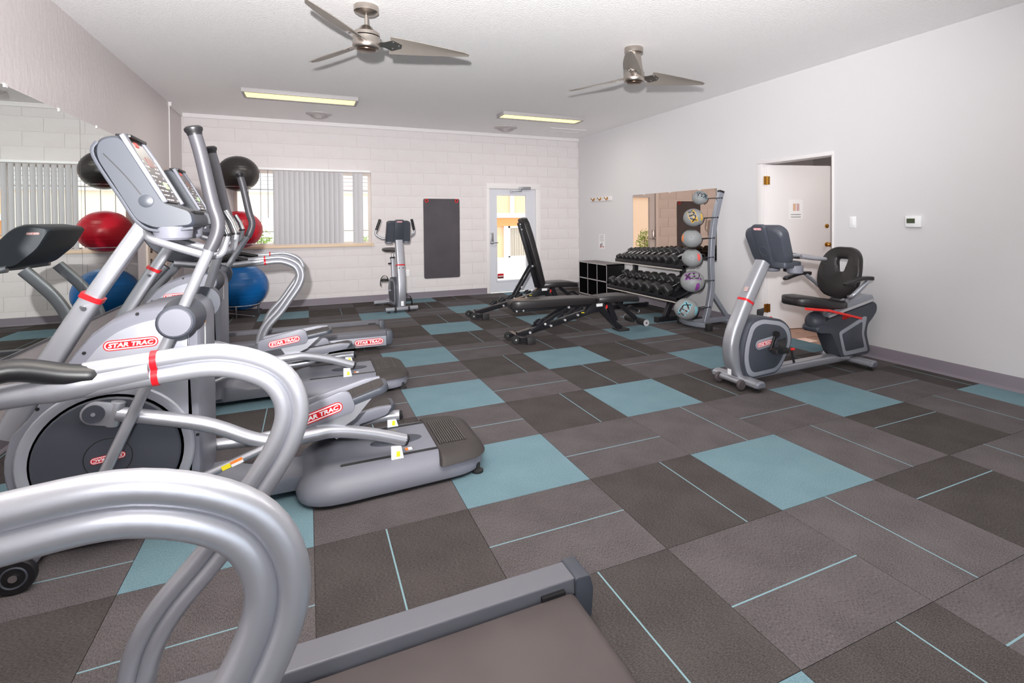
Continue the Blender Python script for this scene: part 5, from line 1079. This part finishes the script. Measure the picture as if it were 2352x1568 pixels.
for nm, lb, z, R, M_, q in (('blue', 'large blue exercise ball at the bottom of the tower', .432, .37, BALLB, .92), ('red', 'red exercise ball between the black and blue balls', 1.265, .305, BALLR, .91), ('black', 'black exercise ball at the top of the tower', 2.085, .272, BALLK, .95)):
    T = thing('exercise_ball', lb, 'exercise ball', (bx, by, z-R*q), 'exercise balls stacked in the corner')
    mb = MB(); prof = []
    N = 60
    for i in range(N+1):
        a = -PI/2+PI*i/N; rr = R*(1-(.010 if (abs(math.sin(a)) > .3 and abs(math.sin(a)) < .72 and i % 3 == 0) else .006 if abs(i-N//2) in (1,) else 0)); prof.append((max(rr*math.cos(a), 1e-4), rr*math.sin(a)*q))
    mb.lathe(prof, (bx, by, z), n=48); mb.build('ball_shell', M_, T, smooth=80)
    mb = MB(); sphere_text(mb, 'ZIVA' if 0 else '75', (bx, by, z), R, (-.8, -.3, -.25), (0, 0, 1), .07, .0, 1.002, q)
    if nm == 'red': mb.build('size_print', WTXT, T, smooth=0)

# ================================================================== WALL THINGS
def mirror(y0, y1, z0, z1, x, nx, label, mt, name='wall_mirror', clips=2):
    T = thing(name, label, 'mirror', (x, (y0+y1)/2, z0)); a, b = sorted((x, x+nx*.006))
    mb = MB(); mb.box(a, b, y0+.003, y1-.003, z0, z1); mb.mat = 1
    mb.box(a, b, y0, y0+.003, z0, z1); mb.box(a, b, y1-.003, y1, z0, z1)
    mb.build('glass_sheet', [mt, mat('mirror_edge', (34, 52, 48), .3)], T, smooth=0)
    a, b = sorted((x, x+nx*.012))
    for i in range(clips):
        y = y0+(y1-y0)*(i+.5)/clips
        mb = MB(); mb.box(a, b, y-.015, y+.015, z1-.012, z1+.012); mb.build('clip', mat('clear_clip', (214, 212, 212), .3), T)
    a, b = sorted((x, x+nx*.010)); mb = MB(); mb.box(a, b, y0, y1, z0-.012, z0+.006); mb.build('bottom_channel', ALU, T, smooth=0)
mz0, mz1 = .552, 2.226
mirror(-.144, 1.44, mz0, mz1, XL, 1, 'large frameless wall mirror ending beside the cream door', MIRROR)
mirror(-1.73, -.144, mz0, mz1, XL, 1, 'large frameless wall mirror beside the elliptical trainer consoles', MIRROR)
mirror(-3.31, -1.73, mz0, mz1, XL, 1, 'large frameless wall mirror in front of the foreground treadmill', MIRROR)
mirror(-.19, 1.84, .80, 1.784, XR, -1, 'side wall mirror above the dumbbell rack, its dim tan reflection painted in', MIRROR_DIM, clips=3)
hk = thing('coat_hook_rail', 'white wall rail with three brass coat hooks', 'hook rail', (XR, 2.9, 1.72))
mb = MB(); mb.box(XR-.018, XR, 2.52, 3.30, 1.72, 1.80); mb.build('rail_board', WHITE, hk, bevel=.004)
for y in (2.66, 2.91, 3.16):
    mb = MB(); mb.cyl((XR-.018, y, 1.77), (XR-.024, y, 1.77), .022, 14); mb.tube(spline([(XR-.02, y, 1.765), (XR-.05, y, 1.75), (XR-.085, y, 1.775), (XR-.09, y, 1.79)], 4), .007, 8); mb.tube(spline([(XR-.02, y, 1.755), (XR-.045, y, 1.73), (XR-.055, y, 1.745)], 4), .006, 8); mb.build('coat_hook', BRASS, hk)
nt_ = thing('safety_notice', 'small printed paper notice above the cube shelf', 'notice', (XR, 2.9, .83))
mb = MB(); mb.box(XR-.003, XR, 2.80, 3.01, .83, 1.10); mb.build('sheet', PAPER, nt_, smooth=0)
mb = MB()
for i in range(6): mb.box(XR-.0036, XR-.003, 2.83, 2.98, 1.075-i*.021, 1.081-i*.021)
mb.mat = 1; mb.box(XR-.0036, XR-.003, 2.92, 2.98, .85, .875); mb.box(XR-.0036, XR-.003, 2.83, 2.86, .85, .88); mb.mat = 2; mb.box(XR-.0036, XR-.003, 2.885, 2.905, .86, .94); mb.box(XR-.0036, XR-.003, 2.93, 2.96, .88, .92); mb.build('print', [GREYT, mat('brick_red_print', (170, 70, 60), .6), INK], nt_, smooth=0)
sw = thing('light_switch', 'white rocker light switch beside the open doorway', 'light switch', (XR, -2.17, 1.27))
mb = MB(); mb.box(XR-.006, XR, -2.209, -2.135, 1.268, 1.383); mb.build('cover_plate', WTXT, sw, bevel=.002)
mb = MB(); mb.box(XR-.010, XR-.006, -2.189, -2.155, 1.292, 1.359); mb.build('rocker', WTXT, sw, bevel=.002)
th = thing('thermostat', 'white wall thermostat with dark green screen', 'thermostat', (XR, -2.78, 1.275))
mb = MB(); mb.box(XR-.028, XR, -2.846, -2.706, 1.278, 1.382); mb.build('case', WTXT, th, bevel=.008)
mb = MB(); mb.box(XR-.0295, XR-.027, -2.795, -2.722, 1.315, 1.358); mb.build('screen', mat('dark_lcd', (72, 80, 60), .2), th, smooth=0)
ol_ = thing('wall_outlet', 'white duplex power outlet low on the block wall', 'outlet', (.25, YB, .4))
mb = MB(); mb.box(.215, .285, YB-.006, YB, .40, .52); mb.build('cover_plate', WTXT, ol_, bevel=.002)
for z in (.435, .485):
    mb = MB(); mb.prism(rpoly([(.235, z-.016), (.265, z-.016), (.265, z+.016), (.235, z+.016)], .008), YB-.0085, YB-.005); mb.build('socket', PAPER, ol_)
mt_ = thing('exercise_mat', 'charcoal exercise mat hung from two red-ringed corners on block wall', 'exercise mat', (.87, YB, .34))
mb = MB(); mb.prism(rpoly([(.545, .342), (1.195, .342), (1.198, 1.773), (.543, 1.773)], .035, 5), YB-.014, YB-.002); mb.build('mat_sheet', mat('charcoal_mat', (72, 68, 73), .75, bump=(300, .2, .001, 2), var=(3, (82, 77, 82), 3, .3, .7)), mt_, bevel=.003)
for x in (.60, 1.14):
    mb = MB(); mb.torus((x, YB-.015, 1.735), .026, .008, (0, 1, 0), 24, 6); mb.build('grommet', REDL, mt_)
    mb = MB(); mb.cyl((x, YB-.03, 1.738), (x, YB-.001, 1.738), .008, 8); mb.build('peg', BLACKP, mt_)
dn = thing('door_notice', 'faint paper sign on the open white door', 'notice', (XR+.4, -1.1, 1.3))
mb = MB(); mb.box(.30, .50, -.0225, -.0205, 1.36, 1.60, Rz); mb.build('sheet', PAPER, dn, smooth=0)
mb = MB(); mb.box(.36, .40, -.0232, -.0225, 1.46, 1.55, Rz); mb.mat = 1; mb.box(.41, .45, -.0232, -.0225, 1.46, 1.55, Rz); mb.mat = 2; mb.box(.33, .47, -.0232, -.0225, 1.41, 1.42, Rz); mb.box(.33, .47, -.0232, -.0225, 1.38, 1.39, Rz); mb.build('print', [mat('pale_orange_print', (214, 176, 150), .6), mat('pale_rose_print', (206, 170, 170), .6), GREYT], dn, smooth=0)

# vertical blind
vb = thing('vertical_blind', 'white vinyl vertical blind covering most of the window', 'blind', (-1.3, YB-.03, WZ0))
mb = MB(); mb.box(WX0-.04, WX1-.02, YB-.07, YB-.02, WZ1+.0, WZ1+.035); mb.build('headrail', WTXT, vb, bevel=.003)
sm = MB(); N = 6; W_ = .088
sm.add([Vector((W_*(i/N-.5), .012*(1-(2*i/N-1)**2), z)) for z in (0, WZ1-WZ0-.04) for i in range(N+1)], [(i, i+1, N+2+i, N+1+i) for i in range(N)])
sm.add([Vector((W_*(i/N-.5), .012*(1-(2*i/N-1)**2)-.0012, z)) for z in (0, WZ1-WZ0-.04) for i in range(N+1)], [(N+1+i, N+2+i, i+1, i) for i in range(N)])
sme = sm.mesh('slat', BLINDM, smooth=60)
nx = 14
for i in range(nx):
    x = -1.775+i*.0735; o = place(None, 'slat', sme, (x-(-1.3), -.012, .03), vb); o.rotation_euler = (0, 0, math.radians(28 if i < 13 else 18))
for x, a in ((-.59, 6), (-.515, 3)): o = place(None, 'slat', sme, (x-(-1.3), -.012, .03), vb); o.rotation_euler = (0, 0, math.radians(a))
mb = MB(); mb.cyl((-1.885, YB-.055, WZ1), (-1.885, YB-.055, 1.44), .005, 8); mb.build('wand', mat('grey_wand', (150, 146, 148), .4), vb)

# ================================================================== CEILING THINGS
def make_fan(c, label, rod, ang0):
    x, y = c; T = thing('ceiling_fan', label, 'ceiling fan', (x, y, 2.66), 'brushed nickel ceiling fans')
    if rod:
        mb = MB(); mb.lathe([(0, 0), (.088, 0), (.09, -.004), (.09, -.045), (.075, -.055), (.05, -.062), (.02, -.07), (0, -.07)], (x, y, ZC), n=32); mb.build('canopy', NICKEL, T)
        mb = MB(); mb.cyl((x, y, ZC-.06), (x, y, 2.84), .0135, 14); mb.build('downrod', NICKEL, T)
        mb = MB(); mb.lathe([(.02, .18), (.045, .165), (.055, .15), (.095, .12), (.098, .10), (.098, .095), (0, .095)], (x, y, 2.69), n=32); mb.build('motor_dome', NICKEL, T)
    else:
        mb = MB(); mb.lathe([(0, 0), (.088, 0), (.09, -.004), (.09, -.05), (.07, -.06), (0, -.06)], (x, y, ZC), n=32); mb.build('canopy', NICKEL, T)
        mb = MB(); mb.lathe([(.062, .27), (.066, .25), (.085, .12), (.09, .095), (0, .095)], (x, y, 2.69), n=32); mb.build('neck', NICKEL, T)
    mb = MB(); mb.lathe([(0, .09), (.094, .09), (.1, .085), (.1, .045), (.102, .042), (.102, .012), (.094, .0), (.08, -.004), (.04, -.008), (0, -.008)], (x, y, 2.69), n=32); mo = mb.build('motor_housing', NICKEL, T)
    mb = MB(); mb.lathe([(0, 0), (.07, 0), (.068, -.006), (.05, -.010), (0, -.012)], (x, y, 2.683), n=32); mb.build('bottom_plate', BRONZE, mo)
    for k in range(3):
        A = Matrix.Translation((x, y, 2.735)) @ Matrix.Rotation(ang0+k*2*PI/3, 4, 'Z')
        Tw = lambda t: Matrix.Rotation(math.radians(-(24-14*t)), 4, 'X')
        mb = MB(); rings = []
        for i in range(13):
            t = i/12; r = .17+.63*t; lead = .095-.055*t+.012*math.sin(t*3); trail = -(.095-.035*t)+.05*t*t
            if i == 12: trail += .02
            rr = []
            for q in (0, .33, .66, 1): yy = trail+(lead-trail)*q; rr.append(A @ (Matrix.Translation((r, 0, 0)) @ Tw(t) @ Vector((0, yy, .004+.008*math.sin(q*PI)))))
            for q in (1, .66, .33, 0): yy = trail+(lead-trail)*q; rr.append(A @ (Matrix.Translation((r, 0, 0)) @ Tw(t) @ Vector((0, yy, -.001+.008*math.sin(q*PI)))))
            rings.append(rr)
        mb.loft(rings); bl = mb.build('blade', BLADE, T, smooth=40)
        mb = MB(); mb.loft([[A @ (Matrix.Translation((r, 0, 0)) @ Tw(0) @ Vector((0, yy, zz))) for yy, zz in ((-w_, 0), (w_, 0), (w_, .006), (-w_, .006))] for r, w_ in ((.085, .025), (.13, .03), (.19, .06), (.26, .02))]); mb.build('blade_iron', NICKEL, bl)
        for dx, dy in ((.195, .035), (.195, -.035), (.24, 0)):
            mb = MB(); p = A @ (Matrix.Translation((dx, 0, 0)) @ Tw(0) @ Vector((0, dy, 0))); n_ = (A.to_3x3() @ Tw(0).to_3x3()) @ Vector((0, 0, -1)); mb.lathe([(.009, -.002), (.009, .004), (.004, .007), (0, .007)], p, n_, 10); mb.build('screw', CHROME, bl)
make_fan((-.905, -1.45), 'brushed nickel ceiling fan hanging on a thin downrod', True, math.radians(-3))
make_fan((1.523, -1.45), 'brushed nickel hugger ceiling fan with a flared neck', False, math.radians(-7))
def make_light(x0, x1, y0, y1, label):
    T = thing('ceiling_light', label, 'ceiling light', ((x0+x1)/2, (y0+y1)/2, ZC-.05), 'fluorescent ceiling lights')
    fr = .03
    for a in ((x0, x1, y0, y0+fr), (x0, x1, y1-fr, y1), (x0, x0+fr, y0+fr, y1-fr), (x1-fr, x1, y0+fr, y1-fr)):
        mb = MB(); mb.box(*a, ZC-.05, ZC); mb.build('frame_bar', mat('grey_lamp_frame', (176, 172, 172), .5), T, bevel=.003)
    mb = MB(); mb.box(x0+fr, x1-fr, y0+fr, y1-fr, ZC-.042, ZC-.036); mb.build('diffuser', DIFF, T, smooth=0)
    d = bpy.data.lights.new('fluorescent_tube', 'AREA'); o = bpy.data.objects.new('fluorescent_tube', d); COL.objects.link(o)
    d.shape = 'RECTANGLE'; d.size = x1-x0-.1; d.size_y = y1-y0-.1; d.energy = LIGHT_W; d.color = (1, .975, .95); o.location = ((x0+x1)/2, (y0+y1)/2, ZC-.056)
LIGHT_W = 14
make_light(-2.04, -.70, 1.73, 2.09, 'lit fluorescent ceiling light above the ellipticals and treadmills')
make_light(1.35, 2.72, 1.80, 2.12, 'lit fluorescent ceiling light above the dumbbell rack side')
make_light(-2.04, -.70, -4.6, -4.25, 'unseen ceiling light added for brightness above the foreground treadmill')  # extra fixture out of view, added to brighten the room
make_light(1.35, 2.72, -4.6, -4.25, 'unseen ceiling light added for brightness near the recumbent bike side')  # second added fixture, also unseen and there for its light
def make_vent(x, y, label, s_=.15):
    T = thing('ceiling_vent', label, 'vent', (x, y, ZC-.03), 'round ceiling vents')
    VW = mat('vent_white', (196, 190, 190), .5); VD = mat('vent_dark', (92, 86, 86), .6)
    mb = MB(); mb.lathe([(s_*.80, 0), (s_*1.3, 0), (s_*1.3, -.008), (s_*.95, -.03), (s_*.80, -.03)], (x, y, ZC), n=32); mb.build('outer_cone', VW, T)
    mb = MB(); mb.cyl((x, y, ZC-.004), (x, y, ZC-.0005), s_*.84, 28); mb.build('throat', VD, T)  # flat disc, shade inside the duct put into its dark colour
    for q, h in ((.72, .045), (.48, .060), (.24, .072)):
        mb = MB(); mb.lathe([(s_*q-.012, -.012), (s_*q-.008, -.012), (s_*q+.02, -h), (s_*q+.014, -h)], (x, y, ZC), n=32); mb.build('louver_ring', VW, T)
    mb = MB(); mb.box(x-s_*.75, x+s_*.75, y-.004, y+.004, ZC-.03, ZC-.012); mb.build('spreader_bar', VW, T)
make_vent(-1.15, 3.10, 'round white ceiling vent above the block wall window', .14)
make_vent(1.86, 3.13, 'round white ceiling vent before the glazed exit door', .16)
ht = thing('ceiling_hatch', 'flush square access panel in the ceiling corner', 'access panel', (2.95, 3.0, ZC-.01))
mb = MB()
for a in ((2.6, 3.32, 2.83, 2.85), (2.6, 3.32, 3.13, 3.15), (2.6, 2.62, 2.85, 3.13), (3.3, 3.32, 2.85, 3.13)): mb.box(*a, ZC-.008, ZC)
mb.build('panel_frame', WHITE, ht, smooth=0)
mb = MB(); mb.box(2.62, 3.30, 2.85, 3.13, ZC-.004, ZC); mb.build('panel', POPCORN, ht, smooth=0)
for o in list(bpy.data.objects):
    if '_org' in o: del o['_org']
